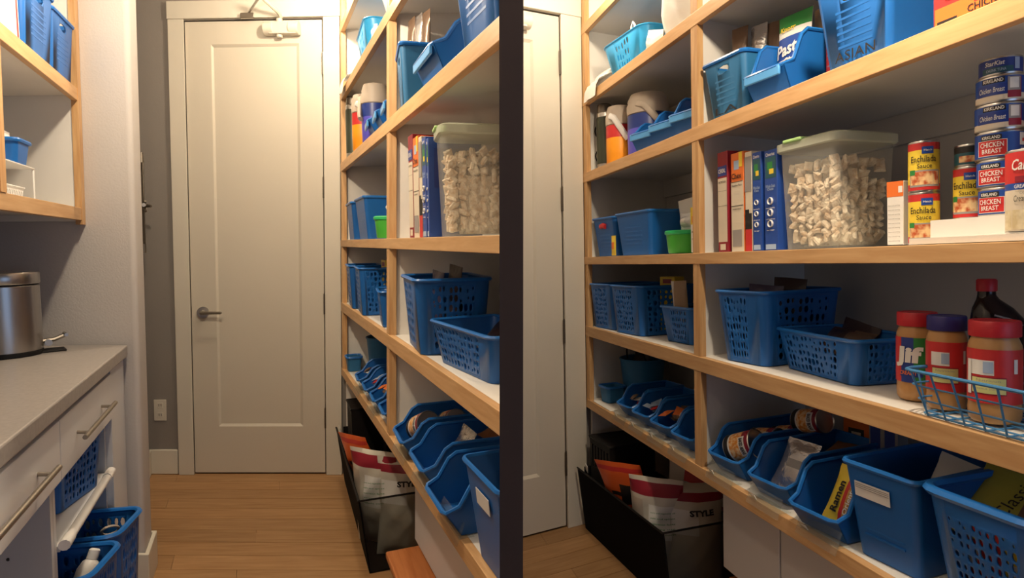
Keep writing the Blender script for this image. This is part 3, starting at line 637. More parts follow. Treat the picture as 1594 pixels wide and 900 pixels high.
# ================================================================== shared builders of shelf contents (both aisles hold the same goods)
TOP = {'B': 2.006, 'C': 1.653, 'D': 1.261, 'E': .938, 'F': .593}
def thermos(M, label, D=.078, h=.30):
    t = thing('vacuum_flask', label, 'flask', M); r = D/2
    obj('flask_body', MB().lathe([(r*.9, .03), (r, .034), (r, .235), (r*.94, .245)], 28), OLIVE, t)
    obj('base_band', MB().lathe([(r*.94, 0), (r*.99, .003), (r*.99, .03), (r*.9, .034)], 28), TIN, t)
    obj('collar', MB().lathe([(r*.95, .243), (r*.95, .262), (r*.86, .266)], 28), TIN, t)
    obj('cup_lid', MB().lathe([(r*.86, .262), (r*.9, .27), (r*.84, h), (r*.7, h+.004)], 28), BRASSH, t)
    obj('strap', MB().tube([(-r-.004, -.012, .20), (-r-.012, -.012, .18), (-r-.012, -.012, .08), (-r-.003, -.012, .06)], .006, 8, ry=.012), OUTL, t)
    for z in (.19, .075): obj('clip', MB().tube([(-r-.008, -.012+.014*math.cos(a), z+.024*math.sin(a)) for a in [2*PI*k/14 for k in range(14)]], .004, 6, True), BLK, t)
def jug(M, label, D, h, body, lid, base=None, hand=WP, ha=0.):
    t = thing('drink_jug', label, 'jug', M); r = D/2
    obj('jug_body', MB().lathe([(r*.93, 0), (r, .006), (r*1.02, h*.3), (r*1.0, h*.62), (r*.96, h*.66)], 32), body, t)
    if base: obj('color_band', MB().lathe([(r*1.015, h*.45), (r*1.01, h*.655)], 32, close=False), base, t)
    obj('lid', MB().lathe([(r*.96, h*.655), (r*1.04, h*.67), (r*1.04, h*.80), (r*.98, h*.84), (r*1.0, h*.87), (r*.85, h*.97), (r*.4, h)], 32), lid, t)
    hs = Matrix.Rotation(ha, 4, 'Z')
    obj('handle', MB().tube([(-r*.75, -r*.7, h*.80), (-r*.5, -r*1.02, h*.76), (r*.35, -r*1.22, h*.46), (r*.55, -r*1.22, h*.40)], .009, 8, ry=.014), hand, t, M=hs)
def cereal_box(q, b, a, wd, h, label, main, prints, words, rt=()):
    return carton('cereal_box', label, place(q, a, b, TOP['D']), wd, .19 if q is R else .15, h, main, prints, words, 'cereal boxes', right=rt)
def cereal_set(q, side, a, spec):
    e = [0]
    b, wd, h = spec[0]; cereal_box(q, b, a, wd, h, f'dark red cereal box with a long nutrition panel beside the oak upright, {side} aisle', DRED,
        ((-.48, .42, .10, .74, CREAM), (-.48, .42, .76, .86, NAVY), (-.3, .25, .02, .08, CREAM), (-.48, .42, .61, .612, BLKP), (-.48, .42, .46, .463, BLKP)),
        (('NUTRITION', 0, .70, wd*.7, .006, BLKP, 0), ('CEREAL', -.02, .81, wd*.7, .012, WP, 0)), ((.1, .9, .3, .9, RED), (.2, .8, .45, .7, ORG)))
    b, wd, h = spec[1]; cereal_box(q, b, a, wd, h, f'orange topped cereal box with cream side panel, {side} aisle', ORG,
        ((-.5, .5, 0, .71, CREAM), (-.25, .15, .83, .92, PALEBLUE), (.15, .42, .85, 1.0, YEL), (-.45, .45, .704, .709, BLKP), (-.48, .48, .46, .466, BLKP), (-.4, .35, .05, .22, GREYP)),
        (('Chex', -.02, .765, wd*.8, .017, BLKP, 0), ('Nutrition Facts', 0, .67, wd*.8, .006, BLKP, 0), ('INGREDIENTS', 0, .43, wd*.7, .004, BLKP, 0)))
    b, wd, h = spec[2]; cereal_box(q, b, a, wd, h, f'thin white, black and red cereal box, {side} aisle', CREAM, ((-.5, .5, 0, .22, RED), (-.5, .5, .22, .38, BLKP), (-.5, .1, .38, .42, BLKP), (-.5, .5, .6, .95, GREYP)), ())
    for k, (b, wd, h) in enumerate(spec[3:5]):
        lab = f'blue cereal box with three white rings, {"right of the thin striped box" if k == 0 else "touching the clear container"}, {side} aisle'
        t = cereal_box(q, b, a, wd, h, lab, BLUP, ((-.42, .42, .72, .93, TEALP), (-.25, .15, .8, .88, GRNP), (-.1, .25, .76, .81, YEL), (-.42, .38, .01, .06, PALEBLUE)),
            (('Cheerios', 0, .955, wd*.7, .009, WP, 0), ('Whole Grain', 0, .64, wd*.75, .009, PALEBLUE, 0), ('Oats', 0, .61, wd*.5, .007, PALEBLUE, 0), ('heart healthy', 0, .42, wd*.7, .005, WP, 0), ('whole grain oats', 0, .31, wd*.7, .005, WP, 0), ('low sugar', 0, .20, wd*.6, .005, WP, 0)), ((.1, .9, .5, .9, NAVY),))
        mb = MB()
        for z in (.49, .375, .265): mb.tube([(wd*.17*math.cos(2*PI*i/14), -.002, h*z+wd*.17*math.sin(2*PI*i/14)) for i in range(14)], wd*.07, 6, True, ry=.001)
        obj('ring_print', mb, WP, t)
def cereal_container(q, a, b, wd, d, h, label, seed, yaw=0., grp=None):
    M = place(q, a, b, TOP['D']+.0005, yaw); t = thing('cereal_container', label, 'container', M); D = d
    o = obj('container_body', off(shell(wd*.90, d*.90, wd, d, h-.02, .022), 0, d/2), CLEAR, t); weld(o.data)
    p = lambda g, z: [Vector((v.x, v.y+d/2, z)) for v in ring_pts(1, wd, d, wd, d, h, .022, 4, g)]
    obj('lid', MB().loft([p(.004, h-.026), p(.007, h-.023), p(.007, h-.005), p(-.002, h), p(-.012, h)]), LIDG, t)
    obj('lid_tab', MB().box(-wd*.5+.03, -wd*.5+.09, -.012, .02, h-.006, h+.003), TABG, t, bevel=.003, label='green hinged tab of the lid')
    rnd = random.Random(seed); mb = MB()
    hz = h*.76; n = 0; s = .0165
    for iz in range(int(hz/.0165)):
        z = .0245+iz*.0165
        for iy in range(max(3, int(d*.82/.0235))):
            for ix in range(max(3, int(wd*.82/.0235))):
                g = .90+.10*z/h; x = (-(wd*.45-.0215)+ix*2*(wd*.45-.0215)/(max(3, int(wd*.82/.0235))-1)+rnd.uniform(-.002, .002))*g/.9; y = d/2+(-(d*.45-.0215)+iy*2*(d*.45-.0215)/(max(3, int(d*.82/.0235))-1)+rnd.uniform(-.002, .002))*g/.9; zz = z+rnd.uniform(-.004, .004)
                if iz >= int(hz/.0165)-3 and rnd.random() < .35: continue
                T = Matrix.Translation((x, y, zz)) @ Euler((rnd.uniform(0, 6), rnd.uniform(0, 6), rnd.uniform(0, 6))).to_matrix().to_4x4()
                k = s*rnd.uniform(.8, 1.1); r1 = [Vector((k*math.cos(a), k*.95*math.sin(a), 0)) for a in [PI/4+PI/2*i for i in range(4)]]
                vs = [T @ (v*.85+Vector((0, 0, -.005))) for v in r1]+[T @ (v*1.1) for v in r1]+[T @ (v*.85+Vector((0, 0, .005))) for v in r1]+[T @ Vector((0, 0, .0068)), T @ Vector((0, 0, -.0068))]
                fs = [(i, (i+1) % 4, 4+(i+1) % 4, 4+i) for i in range(4)]+[(4+i, 4+(i+1) % 4, 8+(i+1) % 4, 8+i) for i in range(4)]+[(8+i, 8+(i+1) % 4, 12) for i in range(4)]+[((i+1) % 4, i, 13) for i in range(4)]
                mb.add(vs, fs)
    mb.box(-wd*.3, wd*.3, d*.32, d*.85, .006, hz*.72)
    o = obj('cereal_pieces', mb, CERE, None, smooth=30, M=M.copy()); tag(o, 'frosted square cereal pieces filling '+label.split(' with ')[0].replace('tall', 'the tall'), 'cereal', kind='stuff')
    return t

# ================================================================== right aisle goods
def rS(a, b, lv, yaw=RY, dz=.002, tilt=(0, 0, 0)): return place(R, a, b, TOP[lv]+dz, yaw, tilt)
def cb(q, a, b, lv, yaw=0, dz=.002): return place(q, a, b, TOP[lv]+dz, facing(q, a, b)+yaw)
S3 = snap()
# -- shelf B (under the lamp)
bt = basket('tote', 'cyan plastic tote with round holes and a white loop handle, upper shelf of right aisle', rS(1.06, 2.07, 'B'), .27, .20, .33, .25, .14, {0: (5, 3, .25, .75, (.4, .6)), 1: (4, 3, .2, .8, (.4, .6))}, m=CY, rm=CY, r=.05, rim=.004, cat='tote', seed=2)
obj('loop_handle', MB().tube([(-.015, .06, .13), (-.012, .06, .19), (0, .06, .205), (.012, .06, .19), (.015, .06, .13)], .005, 8), WP, bt)
pack('plastic_bag', 'big white plastic bag bulging on the upper shelf of the right aisle, beside the upright', 'bag', rS(1.165, 1.66, 'B', .23), .26, .275, .17, [WBAG], 21, amp=.5, nx=14, nz=16)
pack('scrunched_paper', 'scrunched white paper between cyan tote and big white bag, right aisle', 'paper', rS(1.085, 1.835, 'B', tilt=(0, .3, 0)), .10, .08, .04, [WBAG], 23, amp=.6)
pack('plastic_film', 'loose white plastic film at the far end of the upper right aisle shelf', 'plastic film', place(R, 1.095, 2.345, TOP['B']+.002, .1, (-.25, 0, 0)), .20, .10, .06, [WBAG], 25, amp=.7)
single('plastic_flap', MB().loft([[Vector((x, y+.006*math.sin(x*90), z)) for x in (.0, .03, .06, .10, .14)] for y, z in ((.05, .06), (.02, .05), (-.02, .03), (-.035, .0), (-.040, -.045))], False, False, loop=False), WBAG, 'white plastic film flap hanging over the upper shelf edge next to the right casing', 'plastic film', place(R, 1.06, 2.40, TOP['B']+.002), solid=.001)
# -- shelf C
thermos(rS(1.125, 2.385, 'C', .1), 'dark green steel vacuum flask with clipped strap at far end, right aisle')
jug(cb(R, 1.13, 2.235, 'C', .1), 'orange drink jug with beige lid and white handle, right aisle', .112, .262, ORGJ, BEIGE, RED)
jug(cb(R, 1.19, 2.06, 'C', .3), 'violet drink jug with beige lid behind the stacking bins, right aisle', .165, .275, PURJ, BEIGE, NAVY, hand=BEIGE)
hb = []
for k, (b, lab) in enumerate(((1.905, 'shallow blue stacking bin nearest the violet jug, right aisle'), (1.745, 'middle one of three blue stacking bins on the jug shelf, right aisle'), (1.592, 'blue stacking bin beside the upright on the jug shelf, right aisle'))):
    hb.append(hopper(lab, rS(1.062, b, 'C', .23), .152, .26, .125+.008*k, .07, m=BL, lipm=BLT, group='stacking bins on the right jug shelf'))
pack('food_pouch', 'brown food pouch with red tip in the bin by the upright, right aisle', 'pouch', inside(hb[2], .02, .13, .004, (-.1, 0, 0)), .10, .225, .03, [BROWNF, RED], 31, band=[(0, .3, .6, .8, 1)])
pack('snack_packet', 'small dark packet in the middle stacking bin of the right jug shelf', 'packet', inside(hb[1], 0, .14, .004, (-.15, 0, 0)), .09, .15, .03, [BROWNF], 32)
pack('snack_packet', 'small red packet leaning in the stacking bin by the upright, right aisle', 'packet', inside(hb[2], -.04, .18, .004, (-.1, 0, .2)), .05, .165, .02, [RED], 33)
tb = tall_bin('grey-blue open bin holding silver packs beside the oak upright, right aisle upper shelf', rS(1.062, 1.354, 'C'), .142, .175, .26, .30, .172, m=TEALB, word='LA'); 
for k, (x, y, h, m_, lab) in enumerate(((-.048, .10, .285, BROWNF, 'brown foil snack pack standing leftmost in the grey-blue bin'), (.0, .13, .280, FOIL, 'silver foil snack pack standing in the middle of the grey-blue bin'), (.045, .15, .275, BROWNF, 'brown foil pack standing on the right in the grey-blue bin'))):
    pack('snack_pack', lab+', right aisle', 'snack pack', inside(tb, x, y, .006, (-.04, 0, .3)), .055, h, .022, [m_, FOOD], 40+k, band=[(.2, .8, .62, .72, 1)] if k == 0 else None)
hp = hopper('blue open front bin holding a pasta packet, right aisle upper shelf', rS(1.058, 1.170, 'C'), .156, .27, .172, .075, lipm=BLT)
pack('pasta_packet', 'pasta sides packet with green top and red emblem in the open front bin', 'packet', inside(hp, -.012, .115, .006, (-.08, 0, .12)), .105, .245, .022, [WP, GRNP, BLUP], 51, band=[(0, 1, .80, 1, 1), (0, 1, .5, .78, 2)], amp=.12,
     words=(('Pasta', -.01, .150, .085, .036, WP, .15, .03, .2), ('Sides', .01, .115, .07, .026, WP, .15, .03, .2), ('Knorr', -.015, .205, .05, .014, YEL, 0, .03, 0)))
pack('foil_packet', 'tan packet behind the pasta packet in the open front bin', 'packet', inside(hp, .03, .18, .006, (-.04, 0, -.2)), .09, .255, .03, [MAGZ], 52)
carton('carton', 'red ingredient carton squeezed between the open front bin and the bin marked ASIAN', rS(1.17, 1.02, 'C'), .035, .18, .22, DRED, prints=((-.4, .4, .1, .9, RED),), words=tuple(('soup mix', 0, .15+.12*k, .026, .007, PALEBLUE, 0) for k in range(6)))
ab = tall_bin('big light blue bin marked ASIAN holding a yellow box, right aisle upper shelf', rS(1.058, .868, 'C'), .150, .185, .24, .28, .185, word='ASIAN', ribs=6)
carton('carton', 'yellow carton standing inside the bin marked ASIAN', inside(ab, -.005, .022, .006), .10, .12, .17, YEL, prints=((-.3, .1, .7, .85, FOOD), (-.5, .5, .88, 1, DRED)))
carton('soup_carton', 'red and orange chicken soup carton at the right end of the upper shelf', rS(1.07, .60, 'C', .05), .15, .08, .22, RED,
       prints=((-.48, .0, .02, .17, ORG), (-.45, -.2, .0, .06, BLKP), (-.2, .48, .02, .11, ORG), (.1, .3, .4, .7, YEL)), words=(('CHICKEN', .16, .075, .07, .013, BLKP, 0), ('Soup', -.05, .26, .09, .04, YEL, 0)))
tall_bin('pale blue bin cut by the right edge of the upper shelf', rS(1.07, .385, 'C'), .15, .17, .2, .22, .18, m=CY)
# -- shelf D
t = tall_bin('small blue lidless bin with a red sticker next to the casing, right aisle middle shelf', rS(1.075, 2.315, 'D'), .165, .19, .20, .24, .170, window=False)
mb = MB(); mb.tube([(-.02, -.001, .132), (.0, -.0015, .136), (.022, -.001, .13)], .010, 8, ry=.012); obj('sticker', mb, RED, t)
tall_bin('wide blue bin right of the small stickered bin, right aisle middle shelf', rS(1.085, 2.03, 'D'), .215, .255, .22, .25, .172, window=False)
pack('snack_bag', 'small yellow snack bag squeezed between two blue bins, right aisle', 'bag', rS(1.07, 2.19, 'D'), .035, .085, .012, [YEL, ORG], 61, band=[(.2, .8, .3, .7, 1)])
def bowl(M, label, D=.128, h=.082):
    t = thing('lidded_bowl', label, 'bowl', M); r = D/2
    obj('bowl_body', MB().lathe([(r*.80, 0), (r*.84, .004), (r*.94, h-.02), (r*.95, h-.012)], 32), GRN, t); obj('lid', MB().lathe([(r*.96, h-.016), (r*1.03, h-.012), (r*1.03, h-.003), (r*.95, h)], 32), GRNR, t)
bowl(rS(1.155, 1.73, 'D', 0), 'green lidded plastic bowl on the right aisle middle shelf')
pack('zip_bag', 'clear zip bag of white candies lying on the green bowl, right aisle', 'bag', place(R, 1.155, 1.70, TOP['D']+.0835), .09, .06, .05, [CLEARF, WP], 62, amp=.5, band=[(.3, .7, .3, .7, 1), (.1, .2, .2, .5, 1)])
pack('flour_bag', 'white paper food bag standing behind the green bowl, right aisle', 'bag', rS(1.25, 1.80, 'D', .3, dz=.012, tilt=(0, -.12, 0)), .10, .20, .04, [PAPER, GREYP], 63, band=[(.3, .7, .3, .6, 1)], amp=.15)
carton('carton', 'yellow topped carton beside the oak upright, right aisle middle shelf', rS(1.08, 1.548, 'D', .05), .038, .11, .148, WP, prints=((-.5, .5, .62, 1, YEL), (-.3, .3, .66, .8, ORG)), words=(('flour', 0, .45, .024, .006, BLKP, 0), ('mix', 0, .3, .02, .006, BLKP, 0)))
carton('carton', 'dark flat carton seen behind the yellow topped carton, right aisle', rS(1.23, 1.62, 'D', .05), .10, .08, .17, BLKP, prints=((-.3, .3, .8, .9, BROWNF),))
cereal_set(R, 'right', 1.085, ((1.388, .052, .30), (1.314, .060, .285), (1.262, .030, .278), (1.224, .038, .27), (1.165, .052, .266)))
cereal_container(R, 1.085, 1.035, .185, .19, .272, 'tall clear cereal container with pale green lid in the right aisle', 5, .08)
# cans
RISE = .046
def pl(lv, dz): return dz
def ench(a, b, dz, lab, D=.0545, h=.104, yaw=0.):
    can('sauce_can', lab, cb(R, a, b, 'D', yaw, dz), D, h, ((.003, .016, RED), (.016, h-.018, YEL), (h-.018, h-.004, RED)),
        group='enchilada sauce cans', prints=((-.036, .022, .010, .043, GREYP), (-.034, .018, .014, .040, FOOD), (-.012, .008, h-.026, h-.012, BLUP), (-.036, -.024, .034, .044, GRNP)),
        words=(('Enchilada', -.010, h-.036, .046, .013, BLKP, .01, 0), ('Sauce', -.008, h-.050, .026, .009, BLKP, .01, 0), ('Hatch', -.002, h-.019, .014, .004, WP, .01, 0)))
ench(1.135, .742, .0005, 'enchilada sauce can standing on the shelf, bottom of the two-can stack', yaw=.30)
ench(1.135, .742, .1055, 'enchilada sauce can on top of the two-can stack', yaw=.35, h=.101)
single('can_riser', rbox(R, 1.055, 1.30, .25, .722, TOP['D']+.0005, TOP['D']+.012).box(0, 0, 0, 0, 0, 0), WHT, 'low white plastic step on the middle shelf under the stacked cans', 'shelf step', Matrix(), smooth=0)
single('can_riser', rbox(R, 1.10, 1.30, .25, .705, TOP['D']+.0125, TOP['D']+RISE), WHT, 'raised rear tier of the white can step, under the chicken cans', 'shelf step', Matrix(), smooth=0)
ench(1.175, .668, RISE+.0005, 'enchilada sauce can on the white step, partly behind the chicken can tower', yaw=.12, h=.100)
can('bean_can', 'dark teal topped can standing on the lone enchilada sauce can', cb(R, 1.175, .668, 'D', .1, RISE+.101), .050, .042, ((.003, .026, TEALP), (.026, .039, BLKP)), prints=((-.02, .03, .008, .020, FOOD),))
a, b = 1.155, .595
z = RISE+.0005
for k in range(3):
    hh = .0500
    t = can('chicken_can', ('bottom', 'second from bottom', 'third from bottom')[k]+' can of the tower, plain blue with red chicken breast label', cb(R, a, b+.003*k, 'D', -.05+.12*(2-k)*-1, z), .0725, hh, ((.003, hh-.004, BLUP),), 'chicken breast cans',
        prints=((-.032, .014, .006, .034, WP), (-.031, .013, .007, .033, RED), (-.026, .006, .034, .043, BLKP), (.034, .050, .022, .044, WP), (.036, .048, .012, .018, PALEBLUE), (.039, .046, .028, .034, RED)),
        words=(('KIRKLAND', -.010, .0385, .028, .0055, WP, .02, 0), ('CHICKEN', -.009, .0255, .036, .009, WP, .01, 0), ('BREAST', -.009, .0145, .030, .008, WP, .01, 0)))
    z += hh+.0006
for k in range(2):
    hh = .0480
    can('chicken_can', ('lower', 'upper')[k]+' of two picture-label chicken cans high in the tower', cb(R, a, b+.006-.002*k, 'D', .05-.08*k, z), .073, hh, ((.003, .014, CREAM), (.014, hh-.004, BLUP)), 'picture label chicken cans',
        prints=((-.036, .012, .013, .032, NAVY), (-.026, .008, .034, .043, BLKP), (.012, .034, .006, .042, DRED), (.012, .032, .018, .042, GREYP), (.015, .029, .022, .040, WP), (-.02, .006, .004, .012, CREAM)),
        words=(('KIRKLAND', -.009, .0385, .030, .006, WP, .02, 0), ('Chicken Breast', -.012, .0225, .040, .009, WP, .005, .2)))
    z += hh+.0006
can('tuna_can', 'smaller blue tuna can on the very top of the tower', cb(R, a, b+.004, 'D', 0, z), .064, .033, ((.003, .029, NAVY),), prints=((-.028, .02, .004, .014, TEALP), (.022, .031, .008, .028, PALEBLUE)), words=(('StarKist', -.008, .021, .030, .008, WP, .02, .2), ('CHUNK TUNA', -.006, .009, .03, .005, PALEBLUE, .01, 0)))
def soup(a, b, dz, lab, yaw, h=.135, D=.070):
    can('soup_can', lab, cb(R, a, b, 'D', yaw, dz), D, h, ((.003, h*.52, CREAM), (h*.52, h*.60, BLUP), (h*.60, h-.004, RED)), 'condensed soup cans',
        prints=((-.045, .045, .006, h*.28, SOUP), (-.022, .0, h*.61, h*.68, DRED)),
        words=(("Campbell's", .006, h*.80, .066, .024, WP, .015, .25), ('GREAT for COOKING', .006, h*.558, .058, .006, WP, .015, 0), ('Cream of Mushroom', .006, h*.415, .060, .010, BLKP, .0, .15), ('CONDENSED', .0, h*.48, .03, .004, GREYP, 0, 0)))
soup(1.093, .516, .0125, 'red and white cream of mushroom soup can at the right end of the step', .0)
soup(1.20, .515, RISE+.0005, 'soup can on the raised tier behind the front soup can', -.1, h=.118)
soup(1.20, .515, RISE+.119, 'soup can stacked on top behind the mushroom soup can', -.1, h=.078)
can('green_can', 'dull green can standing at the back beside the can tower', cb(R, 1.265, .585, 'D', 0, RISE+.0005), .05, .255, ((.003, .25, MAGZ),))
carton('carton', 'narrow white carton with orange top left of the enchilada sauce cans', rS(1.12, .800, 'D', .25), .034, .09, .133, WP, prints=((-.5, .5, .76, 1, ORG), (.2, .45, .82, .92, WP)), words=tuple(('facts and serving', -.05, .06+.07*k, .024, .0032, GREYP, 0) for k in range(9)))
# -- shelf E
for k, (b, a, wt, lab) in enumerate(((2.315, 1.055, .20, 'blue holed basket at the far end of the right aisle, next to the casing'), (2.075, 1.065, .225, 'second blue holed basket from the casing, right aisle'))):
    ba = basket('basket', lab, rS(a, b, 'E'), wt-.02, .24, wt, .27, .198, {0: HB(8, 8, .08, .80), 1: HB(8, 8)}, seed=20+k, m=BL)
carton('carton', 'yellow carton poking out of the second holed basket, right aisle', inside(ba, .055, .17, .004, (0, 0, .1)), .09, .05, .225, YEL, prints=((-.3, .3, .88, .96, DRED),))
b3 = basket('basket', 'low blue holed basket full of magazines and packets beside the oak upright, right aisle', rS(1.12, 1.745, 'E'), .155, .24, .185, .27, .130, {0: HB(7, 5, .3, .95), 1: HB(7, 5), 3: HB(7, 5)}, seed=24, m=BL)
pack('paper_bag', 'rolled tan paper bag standing in the low holed basket, right aisle', 'bag', inside(b3, -.052, .075, .006, (.05, -.05, .2)), .075, .215, .03, [MAGZ, PAPER], 71, band=[(0, .2, 0, 1, 1)], amp=.12)
pack('food_pouch', 'orange and brown food pouch in the low holed basket, right aisle', 'pouch', inside(b3, .035, .09, .006, (-.2, .1, 0)), .085, .185, .03, [ORG, BROWNF], 72, band=[(0, 1, .5, .9, 1)])
pack('food_pouch', 'tan food pouch behind the orange pouch in the low holed basket, right aisle', 'pouch', inside(b3, .0, .15, .006, (-.1, 0, .1)), .12, .225, .03, [MAGZ], 73)
single('scoop', MB().tube([(0, 0, 0), (.004, .0, .12), (-.01, 0, .20)], [.008, .009, .014], 8, ry=.005), BLD, 'dark blue scoop handle sticking out of the low holed basket, right aisle', 'scoop', inside(b3, .01, .2, .012, (0, -.15, 0)))
tb = basket('basket', 'tall blue holed basket beside the oak upright, full of dark snack bags, right aisle', rS(1.072, 1.300, 'E', .16), .165, .26, .195, .30, .207, {0: HB(7, 7, .05, .72, (.3, .85)), 1: HB(8, 7, .08, .9, (.3, .85))}, seed=31, m=BL, rim=.007, r=.028)
for k, (x, y, h, wd, m_, rr) in enumerate(((-.02, .10, .215, .12, PURPB, (-.08, .05, .1)), (.015, .15, .235, .11, DARKBAG, (-.10, .06, .1)), (-.01, .20, .20, .11, BROWNF, (-.05, 0, -.1)))):
    pack('snack_bag', ('purple wrapped', 'dark red-brown', 'brown')[k]+' snack bag standing in the tall holed basket, right aisle', 'bag', inside(tb, x, y, .006, rr), wd, h, .03, [m_], 80+k, amp=.32)
lb = basket('basket', 'long low blue holed basket next to the peanut butter jars, right aisle', place(R, 1.128, 1.058, TOP['E']+.002, -.08), .265, .16, .305, .19, .108, {0: HB(12, 5, .03, .86, (.35, .85)), 1: HB(8, 5, .1, .95, (.4, .8))}, seed=33, m=BL, r=.022)
pack('snack_bag', 'brown flat snack bag lying in the long low basket, right aisle', 'bag', inside(lb, -.02, .075, .05, (-1.0, .1, .3)), .12, .10, .025, [BROWNF, DARKBAG], 84, band=[(0, .5, 0, 1, 1)], amp=.5)
pack('snack_bag', 'dark snack bag upright at the back of the long low basket, right aisle', 'bag', inside(lb, -.06, .14, .006, (-.3, .2, .1)), .12, .125, .025, [DARKBAG], 85, amp=.5)
def jar(M, label, D, h, lid, bands, prints, words=(), name='peanut_butter_jar'):
    t = thing(name, label, 'jar', M, 'peanut butter jars'); r = D/2
    obj('jar_body', MB().lathe([(r*.86, 0), (r*.97, .006), (r*1.0, .022), (r*.97, .034), (r, .04), (r, h*.70), (r*.98, h*.76), (r*.86, h*.83), (r*.84, h*.86)], 36), PB, t)
    mats = []; mb = MB()
    for z0, z1, m in bands:
        if m not in mats: mats.append(m)
        mb.lathe([(r+.0006, z0), (r+.0006, z1)], 36, mats.index(m), close=False)
    obj('label_band', mb, mats, t); mats = []; mb = MB()
    for k, (x0, x1, z0, z1, m) in enumerate(prints):
        if m not in mats: mats.append(m)
        mb.patch(r+.0009+.0002*k, x0/r, x1/r, z0, z1, mats.index(m), 8)
    for s, x, zz, ww, hh, m, bold, sh in words:
        if m not in mats: mats.append(m)
        text(mb, s, x, zz, ww, hh, mi=mats.index(m), bold=bold, shear=sh, Rc=r+.0024)
    obj('lettering', mb, mats, t)
    mb = MB(); n = 60
    rg = lambda z, k=1.: [Vector(((r*.95*k+(.0008 if i % 2 else 0))*math.cos(2*PI*i/n), (r*.95*k+(.0008 if i % 2 else 0))*math.sin(2*PI*i/n), z)) for i in range(n)]
    mb.loft([rg(h*.845, .99), rg(h*.85), rg(h*.985), rg(h, .96), rg(h, .8), rg(h*.995, .78)]); obj('screw_lid', mb, lid, t)
h = .182
jar(cb(R, 1.155, .772, 'E', -.30), 'peanut butter jar with red lid and striped label, left of the wire basket', .0745, h, LIDR, ((.038, h*.72, RED),), ((-.018, .006, .038, h*.72, NAVY), (.006, .036, .038, h*.72, GRNP), (-.02, .022, .05, .062, NAVY)),
    (('Jif', -.004, h*.50, .056, .043, WP, .05, .05), ('CREAMY', -.004, .058, .034, .008, ORG, .02, 0)))
nut = lambda s: ((-.030*s, .004*s, .086, .112, WP), (-.028*s, .020*s, .052, .083, DRED), (-.027*s, .019*s, .054, .081, GREENLAB), (.030*s, .036*s, .09, .115, WP), (-.010*s, .003*s, .09, .110, PALEBLUE))
jar(cb(R, 1.13, .690, 'E', .05, .0045), 'peanut butter jar with navy lid standing in the wire basket', .067, h-.002, LIDB, ((.036, h*.72, RED),), nut(.9), (('Nutrition', -.004, .077, .03, .004, GREYP, 0, 0), ('peanut butter', -.004, .062, .034, .005, GREYP, 0, 0)))
jar(cb(R, 1.122, .593, 'E', -.1, .0045), 'largest looking peanut butter jar with red lid at right in the wire basket', .0785, h-.002, LIDR, ((.036, h*.72, RED),), nut(1.1)+((-.040, -.031, .05, .112, WP),), (('Nutrition', -.004, .077, .036, .004, GREYP, 0, 0), ('peanut butter', -.004, .062, .040, .005, GREYP, 0, 0)))
t = thing('syrup_bottle', 'dark syrup bottle with red cap behind the peanut butter jars', 'bottle', cb(R, 1.275, .668, 'E', .35))
rings = []
for z, rx, ry, ox in ((0, .042, .032, 0), (.006, .046, .036, 0), (.13, .047, .036, 0), (.165, .046, .035, 0), (.19, .034, .028, -.008), (.208, .019, .018, -.016), (.216, .0155, .0155, -.018), (.226, .0150, .0150, -.018)):
    rings.append([Vector((ox+rx*math.cos(2*PI*i/28), ry*math.sin(2*PI*i/28), z)) for i in range(28)])
obj('bottle_body', MB().loft(rings), SYR, t)
obj('screw_cap', MB().lathe([(.017, .224), (.0175, .226), (.0175, .246), (.015, .249)], 24, c=(-.018, 0, 0)), LIDR, t)
obj('bottle_grip', MB().tube([(-.015, -.030, .178), (.01, -.036, .170), (.03, -.031, .158)], .002, 6), GREYP, t)
# wire basket
t = thing('wire_basket', 'blue wire basket on the shelf edge holding two peanut butter jars', 'basket', place(R, 1.052, .535, TOP['E']+.0005, -.02))
W2, Dp, hh, fl = .170, .165, .082, .020
loopz = lambda z: [Vector(((sx*(W2+fl*z/hh)), (Dp/2+sy*(Dp/2+fl*z/hh)), z+.002)) for sx, sy in ((-1, -1), (1, -1), (1, 1), (-1, 1))]
def rloop(z, r=.025):
    c = loopz(z); out = []
    for i in range(4):
        p, q, n_ = c[i-1], c[i], c[(i+1) % 4]; d0 = (p-q).normalized(); d1 = (n_-q).normalized()
        out += [q+d0*r, q+(d0+d1)*r*.30, q+d1*r]
    return out
obj('top_rim', MB().tube(rloop(hh), .0033, 8, True), WIRE, t)
me = None
for z in (.0, .027, .054): obj('hoop', MB().tube(rloop(z), .0018, 6, True), WIRE, t)
for k in range(9):
    x = -W2+.022+k*(2*W2-.044)/8
    obj('upright_wire', MB().tube([(x*(1+fl/W2), -fl, hh), (x, 0, .001), (x, Dp, .001), (x*(1+fl/W2), Dp+fl, hh)], .0020, 6), WIRE, t)
for k in range(4):
    y = .02+k*(Dp-.04)/3
    obj('cross_wire', MB().tube([(-W2-fl, y, hh), (-W2, y, .003), (W2, y, .003), (W2+fl, y, hh)], .0018, 6), WIRE, t)
